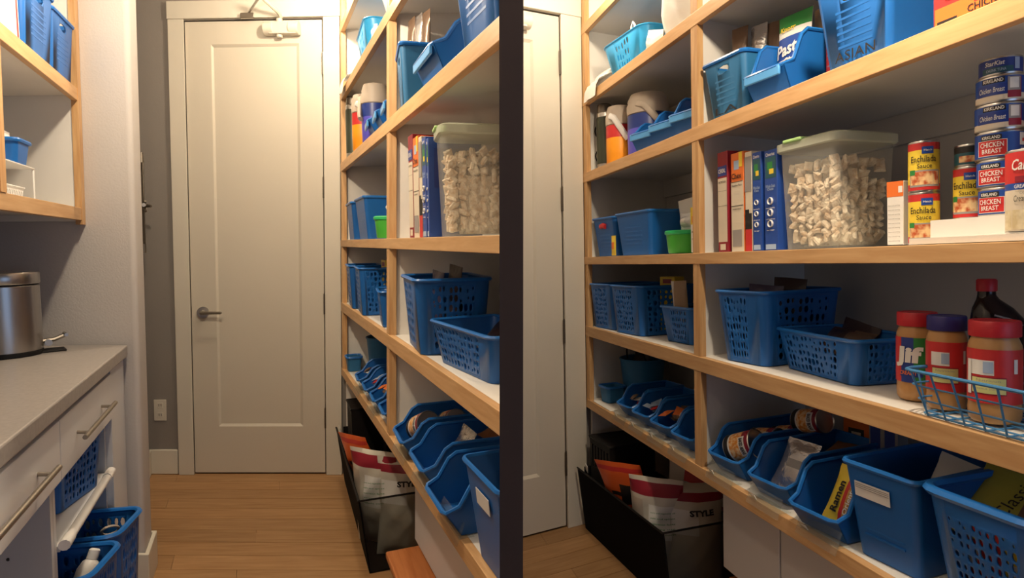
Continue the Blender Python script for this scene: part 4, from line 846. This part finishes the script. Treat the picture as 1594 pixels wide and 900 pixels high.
# -- shelf F
t = tall_bin('small grey-blue tub beside the bucket, far end of the lowest right shelf', rS(1.085, 2.36, 'F'), .07, .085, .08, .09, .072, name='small_tub', window=False, ribs=0, m=TEALB)
t = thing('bucket', 'grey-blue bucket with a dark hoop handle behind small bins, right aisle', 'bucket', rS(1.29, 2.32, 'F', .1))
obj('bucket_body', MB().lathe([(.078, 0), (.084, .004), (.102, .185), (.102, .187), (.098, .187), (.081, .008), (.05, .007)], 36), TEALB, t); obj('rim', MB().tube([(.103*math.cos(2*PI*i/36), .103*math.sin(2*PI*i/36), .187) for i in range(36)], .004, 6, True), TEALB, t)
obj('hoop_handle', MB().tube([(.103*math.cos(PI*i/16)*.8, -.03-.02*math.sin(PI*i/16), .18+.08*math.sin(PI*i/16)) for i in range(17)], .004, 6), BLK, t)
o = pack('snack_bags', 'dark bundled packet lying in the top of the grey-blue bucket, right aisle', 'packet', inside(t, 0, 0, .02), .13, .195, .10, [DARKBAG], 91, amp=.6)
FB = {}
for k, (b, wd, lab) in enumerate(((2.075, .135, 'small blue open bin beside the bucket, first in the row, right aisle'), (1.925, .135, 'small blue open bin with pale blue wrappers, second from the bucket, right aisle'), (1.765, .140, 'small blue open bin with orange-brown wrappers, third from the bucket, right aisle'), (1.607, .140, 'small blue open bin with a red ball of wrappers, beside the upright, right aisle'))):
    FB[k] = hopper(lab, rS(1.052, b, 'F', RY), wd, .25, .118, .05, group='small open bins on the lowest right shelf')
def bits(lab, host, mats, n, seed, wd, y0, y1, z, sz=.045):
    rnd = random.Random(seed); mb = MB()
    for k in range(n):
        p = pillow(MB(), sz, sz*rnd.uniform(.7, 1.1), .012, seed+k, 5, 5, .004, .5, rnd.randrange(len(mats)))
        T = Matrix.Translation((rnd.uniform(-wd, wd), rnd.uniform(y0, y1), z+rnd.uniform(0, .02))) @ Euler((rnd.uniform(-1.9, -.9), rnd.uniform(-.4, .4), rnd.uniform(-.8, .8))).to_matrix().to_4x4()
        mb.add([T @ Vector(v) for v in p.v], p.f); mb.m[-len(p.f):] = p.m
    o = single('wrapped_sweets', mb, mats, lab, 'sweets', inside(host, 0, -.048, .034), smooth=50); o['kind'] = 'stuff'
bits('small pink wrapped sweets in the first small bin beside the bucket, right aisle', FB[0], [WP, RED, BROWNF], 10, 100, .022, .08, .2, .02)
bits('pale blue and pink wrapped sweets in the second small open bin, right aisle', FB[1], [PALEBLUE, WP, RED], 14, 120, .025, .075, .2, .025)
bits('orange and tan wrapped sweets in the third small open bin, right aisle', FB[2], [ORG, CREAM, BROWNF], 16, 140, .025, .075, .2, .025)
bits('red and brown wrapped sweets in the small bin beside the upright, right aisle', FB[3], [RED, RED, BROWNF, CREAM], 12, 160, .025, .085, .2, .025)
H1 = hopper('blue open bin of bean cans just right of the upright, lowest shelf, right aisle', rS(1.050, 1.362, 'F', RY), .150, .33, .130, .055)
H2 = hopper('blue open bin with a foil packet, second right of the upright, right aisle', rS(1.048, 1.158, 'F', RY), .155, .33, .133, .055)
H3 = hopper('blue open bin with ramen packets, third right of the upright, right aisle', rS(1.022, .965, 'F', RY), .155, .33, .138, .055)
def bean(M, lab, D=.072, h=.095): can('bean_can', lab, M, D, h, ((.003, h*.2, BLKP), (h*.2, h*.26, WP), (h*.26, h*.72, STEW), (h*.72, h-.004, DRED)), 'bean cans in the open bin', prints=((-.03, .03, h*.62, h*.84, WP),), words=(('BAKED BEANS', 0, h*.73, .05, h*.13, BLKP, .03, 0),))
bean(inside(H1, -.035, .068, .062, (-.2, 1.15, 0)), 'bean can lying at the mouth of the open bin, orange beans label facing out', .086, .098)
bean(inside(H1, -.045, .165, .078, (-.1, 1.35, 0)), 'second bean can lying behind the first in the open bin')
bean(inside(H1, -.04, .245, .075, (-.1, 1.3, 0)), 'third bean can at the back of the open bin')
bean(inside(H1, .05, .245, .150, (0, 1.35, 0)), 'bean can lying on top across the back of the open bins', .07, .10)
pack('foil_packet', 'silver foil packet with dark print leaning in the second open bin, right aisle', 'packet', inside(H2, .0, .07, .024, (-.55, 0, .05)), .105, .14, .025, [FOIL, GREYP], 171, amp=.4, band=[(.3, .8, .45, .6, 1)])
pack('bread_pack', 'brown crumbly pack lying at the back of the second open bin, right aisle', 'packet', inside(H2, .015, .24, .085, (-1.35, 0, .2)), .11, .10, .04, [BREAD], 172, amp=.2)
carton('carton', 'small orange carton with dark emblem behind the foil packet bin, right aisle', rS(1.40, 1.135, 'F', .3), .075, .05, .20, ORG, prints=((-.3, .3, .55, .75, BLKP), (-.18, .18, .6, .7, CREAM)))
carton('carton', 'grey-blue carton standing next to the small orange carton at the shelf back, right aisle', rS(1.385, 1.03, 'F', .3), .075, .05, .19, GREYP, prints=((-.45, -.1, .1, .95, NAVY), (.05, .4, .1, .95, NAVY)))
pack('ramen_packet', 'yellow ramen noodle packet with red stripe standing in the third open bin', 'packet', inside(H3, .012, .075, .018, (-.42, .12, .1)), .09, .135, .025, [YEL, NOOD, RED], 181, amp=.15, band=[(.36, .52, 0, 1, 2), (.52, 1, 0, .8, 1)],
     words=(('Ramen', -.020, .060, .075, .018, BLKP, PI/2, .03, 0), ('Oriental', .008, .060, .07, .010, WP, PI/2, .02, 0)))
pack('ramen_packet', 'orange ramen packet lying behind the yellow one in the third open bin', 'packet', inside(H3, .01, .20, .06, (-1.2, 0, .2)), .10, .10, .03, [ORG, RED], 182, band=[(0, .4, 0, 1, 1)])
pack('ramen_packet', 'red and tan packet at the back of the third open bin', 'packet', inside(H3, .03, .27, .085, (-1.2, 0, -.1)), .09, .09, .03, [RED, BROWNF], 183, band=[(.5, 1, 0, 1, 1)])
SB = tall_bin('large plain blue bin with white torn label, between ramen bin and holed basket', rS(1.052, .797, 'F', RY), .135, .163, .27, .33, .205, window=False, ribs=0)
for k in range(6): obj('rib', MB().box(-.045, .045, -.0012, .001, -.002, .002), BL, SB, M=Matrix.Translation((0, .020, .05+.014*k)))
M_ = Matrix.Translation((-.01, -.0005, .150)) @ Euler((.10, 0, 0)).to_matrix().to_4x4()
mb = MB().box(-.044, .036, .001, .0022, -.016, .016); obj('label', mb, WP, SB, M=M_); mb = MB()
for z in (-.003, .004, .011): mb.box(-.042, .034, -.0001, .0008, z, z+.0012)
mb2 = MB(); [mb2.box(-.042, .034, .0004, .0009, z, z+.0014) for z in (.003, .007, .011)]; obj('label_lines', mb2, GREYP, SB, M=M_, kind='stuff')
pack('tortilla_packet', 'white cornered packet with an oval mark standing in the plain blue bin', 'packet', inside(SB, .028, .16, .075, (-.45, .25, .25)), .12, .14, .03, [PAPER, PALEBLUE], 191, amp=.2, band=[(.35, .75, .2, .45, 1)])
pack('food_packet', 'pale grey packet lower in the plain blue bin', 'packet', inside(SB, 0, .09, .06, (-.7, 0, .3)), .10, .10, .03, [GREYP, ORG], 192, band=[(.6, 1, 0, .5, 1)])
pack('food_packet', 'orange packet at the bottom of the plain blue bin', 'packet', inside(SB, .02, .10, .01, (-.5, 0, -.2)), .09, .10, .03, [ORG], 193)
PBk = basket('basket', 'large blue holed basket with thick rim at the lower right corner of the photo', rS(1.055, .588, 'F', .06), .175, .26, .205, .33, .212, {0: (9, 8, .05, .97, (.3, .8), .06, .82), 1: HB(8, 7)}, seed=41, rim=.011, r=.035, th=.004)
for k, (m_, lab, x, y, h, rr) in enumerate(((YELB, 'yellow-green potato pouch lettered Classic leaning in the large holed basket', -.025, .075, .19, (-.95, .1, .25)), (RED, 'red packet showing through the holes of the large holed basket', -.045, .07, .15, (-.1, 0, 0)), (YEL, 'yellow packet showing through the holes of the large holed basket', .04, .055, .15, (-.05, 0, 0)))):
    pack('food_pouch', lab, 'pouch', inside(PBk, x, y, .02 if k else .115, rr), (.15, .07, .08)[k], h, (.03, .02, .02)[k], [m_, BROWNF] if k == 0 else [m_, WP], 201+k, amp=.3, band=[(.62, .95, .2, .9, 1)] if k == 0 else [(.2, .5, .3, .6, 1)],
         words=(('Classic', .0, .10, .10, .022, BLKP, PI/2-.2, 0, 0), ('Idahoan', .045, .10, .11, .026, WP, PI/2-.2, .03, 0)) if k == 0 else ())
# clear label holders along the lowest shelf edge
for k, (b, wd) in enumerate(((2.08, .12), (1.92, .12), (1.76, .12), (1.60, .12), (1.355, .13), (1.15, .13), (.955, .13))):
    t = thing('label_holder', ('clear label holder clipped under small open bin, far end of right aisle', 'clear label holder below the bin of pale blue sweets, right aisle', 'clear label holder below the bin of orange-brown sweets, right aisle', 'clear label holder below the small bin beside the upright, right aisle', 'clear label holder below the bean can bin, right aisle', 'clear label holder below the foil packet bin, right aisle', 'clear label holder below the ramen bin, right aisle')[k], 'label holder', place(R, 1.037, b, TOP['F']+.001))
    obj('holder_sleeve', MB().box(-wd/2, wd/2, -.006, -.0045, -.018, .035), CLEART, t, M=Euler((-.35, 0, 0)).to_matrix().to_4x4()); obj('holder_base', MB().box(-wd/2, wd/2, -.006, .03, .0, .001), CLEART, t)
    obj('paper_slip', MB().add([(-wd*.50, -.001, .006), (-wd*.28, -.006, .012), (-wd*.22, -.004, .003), (-wd*.42, .002, .0015), (-wd*.50, .001, .0055), (-wd*.28, -.004, .0115), (-wd*.22, -.002, .0025), (-wd*.42, .004, .001)], [(0, 1, 2, 3), (7, 6, 5, 4), (0, 4, 5, 1), (1, 5, 6, 2), (2, 6, 7, 3), (3, 7, 4, 0)]), PAPER, t)
single('paper_strip', MB().box(-.10, .10, .0, .035, .0, .0012), PAPER, 'white paper strip lying on the far end of the lowest right shelf', 'paper', place(R, 1.045, 2.30, TOP['F']+.0005))
# -- floor
def chip_store(q, a, b0, b1, dp, side, bags, crate, seed):
    """open black fabric floor bin along the run, with chip bags at its near end and a black crate at its far end"""
    wd = (b1-b0)
    M = place(q, a, (b0+b1)/2, .0005, LY*.6 if q is L else RY*.6); t = thing('floor_bin', f'black fabric floor bin with sheer near side under the {side} aisle shelves', 'bin', M)
    W = wd/2; h = .29; fl = .035
    mb = MB(); mb.box(-W, W, 0, dp, 0, .006); mb.add([(-W, 0, 0), (W, 0, 0), (W+.01, -fl, h), (-W, -fl, h), (-W, .006, 0), (W, .006, 0), (W+.01, .006-fl, h), (-W, .006-fl, h)], [(0, 1, 2, 3), (7, 6, 5, 4), (0, 4, 5, 1), (1, 5, 6, 2), (2, 6, 7, 3), (3, 7, 4, 0)])
    mb.box(-W, W, dp-.006, dp, 0, h); mb.box(-W, -W+.006, 0, dp, 0, h); obj('fabric_sides', mb, BLKF, t, smooth=0)
    obj('mesh_side', MB().add([(W, 0, 0), (W, dp, 0), (W+.01, dp, h), (W+.01, -fl, h)], [(0, 1, 2, 3)]), SHEER, t, smooth=0, label='sheer black mesh end of the bin')
    obj('rim_wire', MB().tube([(-W, -fl, h), (W+.01, -fl, h), (W+.01, dp, h)], .004, 6), BLK, t)
    return t
fr = chip_store(R, 1.03, 1.70, 2.42, .27, 'right', 3, True, 5)
def chips(host, x, spec, side):
    for k, (dx, y, z, wd, h, tt, mats, band, rr, lab, words) in enumerate(spec):
        pack('chip_bag', lab+f', {side} aisle', 'chip bag', inside(host, x+dx, y, z, rr), wd, h, tt, mats, 300+k, amp=.42, band=band, words=words, nx=18, nz=26)
def chip_spec(s=1., e=0.):
    red = lambda v0, v1: (0, 1, v0, v1, 1)
    return ((e-.29*s, .135, .02, .28*s, .43, .08, [ORGBAG, BLKP, RED], [(.5, .85, .62, .80, 1), (.3, .5, .68, .74, 1), (0, 1, .93, .96, 2)], (.33, -.16, .30), 'orange chip bag with black swirl poking over the floor bin', ()),
            (e-.13*s, .075, .008, .22*s, .41, .10, [CHIPW, DRED, BEIGE, WP], [red(.86, .95), (.05, .3, .5, .8, 2), (.40, .95, .45, .78, 3)], (.10, .0, .75), 'white chip bag with dark red band and printed back panel', tuple((s_, .035, .30-.02*i_, .085, .007, GRNP, 0, .01, 0) for i_, s_ in enumerate(('corn and vegetable oil', 'salt and spices', 'nutrition facts', 'serving size', 'whole corn')))),
            (e-.115*s, .19, .008, .24*s, .435, .09, [CHIPW, DRED, RED], [red(.60, .68), red(.76, .82), (.3, .7, .86, .95, 2)], (-.06, .10, .75), 'white chip bag with red stripes at the back of the floor bin', (('NACHO', .02, .31, .1, .02, BLKP, .2, .05, .1),)),
            (e-.02*s, .16, .008, .23*s, .395, .10, [CHIPW, DRED, WP, BLKP], [red(.84, .93), (.08, .5, .55, .78, 2)], (-.04, .02, 1.25), 'large grey-white chip bag with red top nearest the sheer side', (('STYLE', .01, .30, .09, .022, BLKP, .05, .05, 0),)))
chips(fr, .29, chip_spec(.95), 'right')
def crate(M, label, w, d, h):
    t = thing('crate', label, 'crate', M)
    W = w/2; mb = MB(); mb.box(-W, W, 0, d, 0, .008); mb.box(-W, W, d-.006, d, 0, h); mb.box(-W, -W+.006, 0, d, 0, h); mb.box(W-.006, W, 0, d, 0, h)
    mb.box(-W, W, 0, .006, 0, h*.70); mb.box(-W, W, 0, .006, h*.93, h); n = 6
    for k in range(n+1): x = -W+.012+(w-.024)*k/n; mb.box(x-.010, x+.010, 0, .006, h*.70, h*.93)
    mb.box(-W, W, 0, d, h-.004, h+.004); obj('crate_body', mb, BLK, t, smooth=0, bevel=.002)
    obj('rim', MB().tube([(-W, 0, h), (W, 0, h), (W, d, h), (-W, d, h)], .007, 6, True), BLK, t)
crate(inside(fr, -.235, .02, .008), 'tall black slotted crate inside the black floor bin near the right door casing', .20, .22, .43)
single('tag', MB().box(-.012, .012, -.0008, .0008, -.018, .018), WP, 'small white tag hanging by the black crate, right aisle', 'tag', inside(fr, -.28, -.024, .31, (.2, .4, 0)))
def stool(M, label, side, d=.22):
    t = thing('step_stool', label, 'stool', M)
    obj('stool_top', MB().box(-.24, .24, 0, d, .20, .225), STOOLM, t, smooth=0, bevel=.006)
    for x in (-.20, .20): obj('leg', MB().prism([(.012, 0), (.06, 0), (.075, .10), (.145, .10), (.16, 0), (.208, 0), (.20, .20), (.02, .20)], x-.01, x+.01, 'x'), STOOLM, t, smooth=0, bevel=.003)
    obj('stretcher', MB().box(-.19, .19, .10, .12, .12, .18), STOOLM, t, smooth=0, bevel=.003)
stool(place(R, 1.155, 1.21, .0005, .05), 'low reddish wooden step stool under the right aisle bottom shelf', 'right')
clip_all(S3, 'R')

# ================================================================== left aisle goods
S4 = snap()
def lS(a, b, lv, yaw=None, dz=.002, tilt=(0, 0, 0)): return place(L, a, b, TOP[lv]+dz, LY if yaw is None else yaw, tilt)
bt = basket('tote', 'cyan plastic tote with round holes on the upper shelf of the left aisle', lS(.475, 2.93, 'B'), .31, .18, .36, .22, .15, {0: (4, 3, .25, .75, (.4, .6)), 1: (4, 3, .2, .8, (.4, .6))}, m=CY, rm=CY, r=.05, rim=.004, cat='tote', seed=2)
obj('loop_handle', MB().tube([(-.015, .06, .14), (-.012, .06, .19), (0, .06, .205), (.012, .06, .19), (.015, .06, .14)], .005, 8), WP, bt)
pack('plastic_bag', 'big white plastic bag bulging on the upper left aisle shelf, beside the upright', 'bag', lS(.57, 2.47, 'B'), .25, .275, .16, [WBAG], 21, amp=.5, nx=14, nz=16)
pack('scrunched_paper', 'scrunched white paper between cyan tote and big white bag, left aisle', 'paper', lS(.49, 2.68, 'B', tilt=(0, .3, 0)), .10, .09, .03, [WBAG], 23, amp=.6)
pack('plastic_film', 'loose white plastic film at the far end of the upper left aisle shelf', 'plastic film', place(L, .50, 3.29, TOP['B']+.002, -.1, (-.25, 0, 0)), .22, .10, .05, [WBAG], 25, amp=.7)
single('plastic_flap', MB().loft([[Vector((x, y+.006*math.sin(x*90), z)) for x in (.0, .03, .06, .10, .14)] for y, z in ((.05, .06), (.02, .05), (-.02, .03), (-.035, .0), (-.040, -.045))], False, False, loop=False), WBAG, 'white plastic film flap hanging over the upper shelf edge next to the left aisle casing', 'plastic film', place(L, .472, 3.36, TOP['B']+.002), solid=.001)
thermos(lS(.505, 3.34, 'C', 0), 'dark green steel vacuum flask with clipped strap at far end, left aisle', D=.075)
jug(cb(L, .505, 3.04, 'C', .2), 'orange drink jug with beige lid and white handle, left aisle', .10, .255, ORGJ, BEIGE, RED)
jug(lS(.53, 2.875, 'C', 0), 'violet drink jug with beige lid behind the stacking bins, left aisle', .115, .262, PURJ, BEIGE, NAVY, hand=BEIGE)
for k, (b, lab) in enumerate(((2.715, 'shallow blue stacking bin nearest the violet jug, left aisle'), (2.545, 'middle one of three blue stacking bins on the jug shelf, left aisle'), (2.378, 'blue stacking bin beside the upright on the jug shelf, left aisle'))):
    h_ = hopper(lab, lS(.462, b, 'C', -.1), .155, .14, .125+.008*k, .07, m=BL, lipm=BLT, group='stacking bins on the left jug shelf')
pack('food_pouch', 'brown food pouch standing in the stacking bin by the upright, left aisle', 'pouch', inside(h_, .0, .13, .004, (-.1, 0, 0)), .10, .20, .025, [BROWNF, RED], 31, band=[(0, .3, .6, .8, 1)])
tb = tall_bin('grey-blue open bin holding silver packs beside the oak upright, left aisle upper shelf', lS(.455, 2.075, 'C', -.16), .16, .185, .09, .105, .172, m=TEALB)
for k, (x, y, h, m_, lab) in enumerate(((-.05, .05, .285, BROWNF, 'brown foil snack pack standing leftmost in the grey-blue bin'), (.0, .075, .28, FOIL, 'silver foil snack pack standing in the middle of the grey-blue bin'), (.05, .10, .275, BROWNF, 'brown foil pack standing on the right in the grey-blue bin'))):
    pack('snack_pack', lab+', left aisle', 'snack pack', inside(tb, x, y*.7, .006, (-.04, 0, .3)), .06, h, .022, [m_, FOOD], 40+k, band=[(.2, .8, .62, .72, 1)] if k == 0 else None)
hp = hopper('blue open front stacking bin with foil packets, between two tall bins, left aisle', lS(.452, 1.79, 'C', -.04), .235, .20, .150, .08, lipm=BLT)
pack('foil_packet', 'tan packet standing in the open front bin of the upper left shelf', 'packet', inside(hp, .03, .12, .006, (-.1, 0, -.1)), .11, .24, .03, [FOIL], 52)
tall_bin('large light blue ribbed bin cut off by the dark post, left aisle upper shelf', lS(.452, 1.40, 'C', .0), .20, .24, .24, .28, .21, ribs=6)
t = tall_bin('small blue lidless bin next to the casing, left aisle middle shelf', lS(.465, 3.225, 'D', -.05), .23, .255, .12, .14, .172, window=False)
tall_bin('wide blue bin right of the small blue bin, left aisle middle shelf', lS(.465, 2.905, 'D', -.02), .25, .28, .18, .21, .176, window=False)
bowl(lS(.515, 2.52, 'D', 0), 'green lidded plastic bowl on the left aisle middle shelf', .115)
pack('zip_bag', 'clear zip bag of white candies lying on the green bowl, left aisle', 'bag', place(L, .525, 2.50, TOP['D']+.0835), .08, .06, .05, [CLEARF, WP], 62, amp=.5, band=[(.3, .7, .3, .7, 1)])
cereal_set(L, 'left', .472, ((1.985, .055, .30), (1.922, .062, .285), (1.872, .032, .278), (1.832, .040, .27), (1.795, .02, .262)))
cereal_container(L, .475, 1.695, .150, .185, .272, 'tall clear cereal container with pale green lid in the left aisle', 6, -.18)
for k, (b, lab) in enumerate(((3.205, 'blue holed basket at the far end of the left aisle, next to the casing'), (2.915, 'second blue holed basket from the casing, left aisle'))):
    ba = basket('basket', lab, lS(.455, b, 'E', -.08), .25, .13, .27, .15, .200, {0: HB(8, 8, .08, .80), 1: HB(6, 8)}, seed=20+k, m=BL)
carton('carton', 'yellow carton poking out of the second holed basket, left aisle', inside(ba, .04, .11, .004, (0, 0, .1)), .09, .04, .225, YEL, prints=((-.3, .3, .88, .96, DRED),))
b3 = basket('basket', 'low blue holed basket full of magazines and packets beside the oak upright, left aisle', lS(.470, 2.50, 'E', -.14), .19, .15, .22, .17, .130, {0: HB(7, 5, .3, .95), 1: HB(7, 5), 3: HB(7, 5)}, seed=24, m=BL)
pack('paper_bag', 'rolled tan paper bag standing in the low holed basket, left aisle', 'bag', inside(b3, -.055, .07, .006, (.05, -.05, .2)), .085, .19, .03, [MAGZ, PAPER], 71, band=[(0, .2, 0, 1, 1)], amp=.12)
pack('food_pouch', 'tan food pouch on the right in the low holed basket, left aisle', 'pouch', inside(b3, .04, .10, .006, (-.15, .1, 0)), .085, .175, .03, [MAGZ], 72)
tb = basket('basket', 'tall blue holed basket beside the oak upright, full of dark snack bags, left aisle', lS(.452, 1.925, 'E', -.10), .25, .18, .285, .21, .207, {0: HB(7, 7, .05, .72, (.3, .85)), 1: HB(8, 7, .08, .9, (.3, .85))}, seed=31, m=BL, rim=.007, r=.028)
for k, (x, y, h, wd, m_, rr) in enumerate(((-.04, .08, .215, .12, PURPB, (-.06, .05, .1)), (.04, .11, .235, .12, DARKBAG, (-.08, .06, .1)), (-.03, .145, .20, .12, BROWNF, (-.05, 0, -.1)))):
    pack('snack_bag', ('purple wrapped', 'dark red-brown', 'brown')[k]+' snack bag standing in the tall holed basket, left aisle', 'bag', inside(tb, x, y, .006, rr), wd, h, .028, [m_], 80+k, amp=.3)
lb = basket('basket', 'long low blue holed basket cut off by the dark post, left aisle', place(L, .484, 1.565, TOP['E']+.0005, .10), .30, .16, .36, .19, .108, {0: HB(12, 5, .03, .86, (.35, .85)), 1: HB(7, 4, .35, .95, (.4, .7))}, seed=33, m=BL, r=.022)
pack('snack_bag', 'brown flat snack bag lying in the long low basket, left aisle', 'bag', inside(lb, -.02, .10, .035, (-1.0, .1, .3)), .14, .12, .025, [BROWNF, DARKBAG], 84, band=[(0, .5, 0, 1, 1)], amp=.5)
tall_bin('small grey-blue tub beside the bucket, far end of the lowest left shelf', lS(.465, 3.355, 'F', 0), .07, .085, .06, .07, .072, name='small_tub', window=False, ribs=0, m=TEALB)
t = thing('bucket', 'grey-blue bucket behind small bins, left aisle', 'bucket', lS(.645, 3.25, 'F', .1))
obj('bucket_body', MB().lathe([(.068, 0), (.075, .004), (.09, .185), (.09, .187), (.086, .187), (.072, .008), (.05, .007)], 36), TEALB, t); obj('rim', MB().tube([(.091*math.cos(2*PI*i/36), .091*math.sin(2*PI*i/36), .187) for i in range(36)], .004, 6, True), TEALB, t)
pack('snack_bags', 'dark bundled packet in the top of the grey-blue bucket, left aisle', 'packet', inside(t, 0, 0, .02), .12, .195, .09, [DARKBAG], 91, amp=.6)
FB = {}
for k, (b, wd, lab) in enumerate(((2.925, .165, 'small blue open bin beside the bucket, first in the row, left aisle'), (2.735, .165, 'small blue open bin with pale blue wrappers, second from the bucket, left aisle'), (2.545, .165, 'small blue open bin with orange-brown wrappers, third from the bucket, left aisle'), (2.355, .165, 'small blue open bin with a red ball of wrappers, beside the upright, left aisle'))):
    FB[k] = hopper(lab, lS(.450, b, 'F', -.06), wd, .18, .112, .05, group='small open bins on the lowest left shelf')
bits('small pink wrapped sweets in the first small bin beside the bucket, left aisle', FB[0], [WP, RED, BROWNF], 8, 100, .025, .08, .16, .02)
bits('pale blue and pink wrapped sweets in the second small open bin, left aisle', FB[1], [PALEBLUE, WP, RED], 12, 120, .03, .075, .16, .025)
bits('orange and tan wrapped sweets in the third small open bin, left aisle', FB[2], [ORG, CREAM, BROWNF], 14, 140, .03, .075, .16, .025)
bits('red and brown wrapped sweets in the small bin beside the upright, left aisle', FB[3], [RED, RED, BROWNF, CREAM], 10, 160, .03, .085, .16, .025)
H1 = hopper('blue open bin of bean cans just right of the upright, lowest shelf, left aisle', lS(.436, 2.015, 'F', -.06), .185, .24, .122, .055)
H2 = hopper('blue open bin with a foil packet, second right of the upright, left aisle', lS(.434, 1.775, 'F', -.04), .195, .30, .122, .055)
H3 = hopper('blue open bin with a ramen packet, third right of the upright, left aisle', lS(.412, 1.505, 'F', -.02), .195, .30, .126, .055)
bean(inside(H1, -.03, .068, .062, (-.2, 1.15, 0)), 'bean can lying at the mouth of the left aisle bin, orange beans label facing out', .078, .10)
bean(inside(H1, -.03, .165, .07, (-.1, 1.25, 0)), 'bean can lying deeper in the left aisle bin', .075)
pack('foil_packet', 'silver foil packet with dark print leaning in the second open bin, left aisle', 'packet', inside(H2, .02, .09, .020, (-.5, 0, .05)), .11, .13, .025, [FOIL, GREYP], 171, amp=.4, band=[(.3, .8, .45, .6, 1)])
pack('bread_pack', 'brown crumbly pack lying at the back of the second open bin, left aisle', 'packet', inside(H2, .015, .20, .095, (-1.35, 0, .2)), .12, .08, .04, [BREAD], 172, amp=.2)
pack('ramen_packet', 'yellow ramen noodle packet with red stripe in the left aisle open bin', 'packet', inside(H3, .035, .085, .012, (-.35, .12, .1)), .09, .125, .025, [YEL, NOOD, RED], 181, amp=.15, band=[(.36, .52, 0, 1, 2), (.52, 1, 0, .8, 1)],
     words=(('Ramen', -.020, .060, .075, .018, BLKP, PI/2, .03, 0), ('Oriental', .008, .060, .07, .010, WP, PI/2, .02, 0)))
SB = tall_bin('large plain blue bin with white torn label, cut off by the dark post', lS(.440, 1.262, 'F', .0), .165, .205, .20, .25, .205, window=False, ribs=0)
mb = MB().box(-.030, .042, .001, .0022, -.016, .016); obj('label', mb, WP, SB, M=Matrix.Translation((-.0, -.0005, .150)) @ Euler((.10, 0, 0)).to_matrix().to_4x4())
basket('basket', 'thick rimmed blue basket in the lower corner against the dark post, left aisle', lS(.440, 1.075, 'F', -.1), .10, .12, .125, .15, .20, {0: HB(5, 7)}, seed=41, rim=.011, r=.035, th=.004)
for k, (b, wd, lab) in enumerate(((2.90, .15, 'clear label holder under the small open bins, far end of left aisle'), (2.54, .15, 'clear label holder below the bin of orange-brown sweets, left aisle'), (2.03, .16, 'clear label holder below the bean can bin, left aisle'), (1.77, .16, 'clear label holder below the foil packet bin, left aisle'), (1.50, .16, 'clear label holder below the ramen bin, left aisle'))):
    t = thing('label_holder', lab, 'label holder', place(L, .449, b, TOP['F']+.001))
    obj('holder_sleeve', MB().box(-wd/2, wd/2, -.006, -.0045, -.018, .035), CLEART, t, M=Euler((-.35, 0, 0)).to_matrix().to_4x4()); obj('holder_base', MB().box(-wd/2, wd/2, -.006, .03, .0, .001), CLEART, t)
fl_ = chip_store(L, .435, 2.42, 3.38, .22, 'left', 3, True, 5)
chips(fl_, .42, chip_spec(1.05, -.0), 'left')
crate(inside(fl_, -.34, .02, .008), 'tall black slotted crate inside the black floor bin near the left door casing', .20, .15, .43)
single('tag', MB().box(-.014, .014, -.0008, .0008, -.02, .02), WP, 'small white tag hanging by the black crate, left aisle', 'tag', inside(fl_, -.36, -.024, .31, (.2, .4, 0)))
stool(place(L, .42, 1.885, .0005, -.02), 'low reddish wooden step stool under the left aisle bottom shelf', 'left', .30)
clip_all(S4, 'L')
bpy.context.view_layer.update()
for o in [o for o in bpy.data.objects if o.type == 'EMPTY' and not o.children]: bpy.data.objects.remove(o)
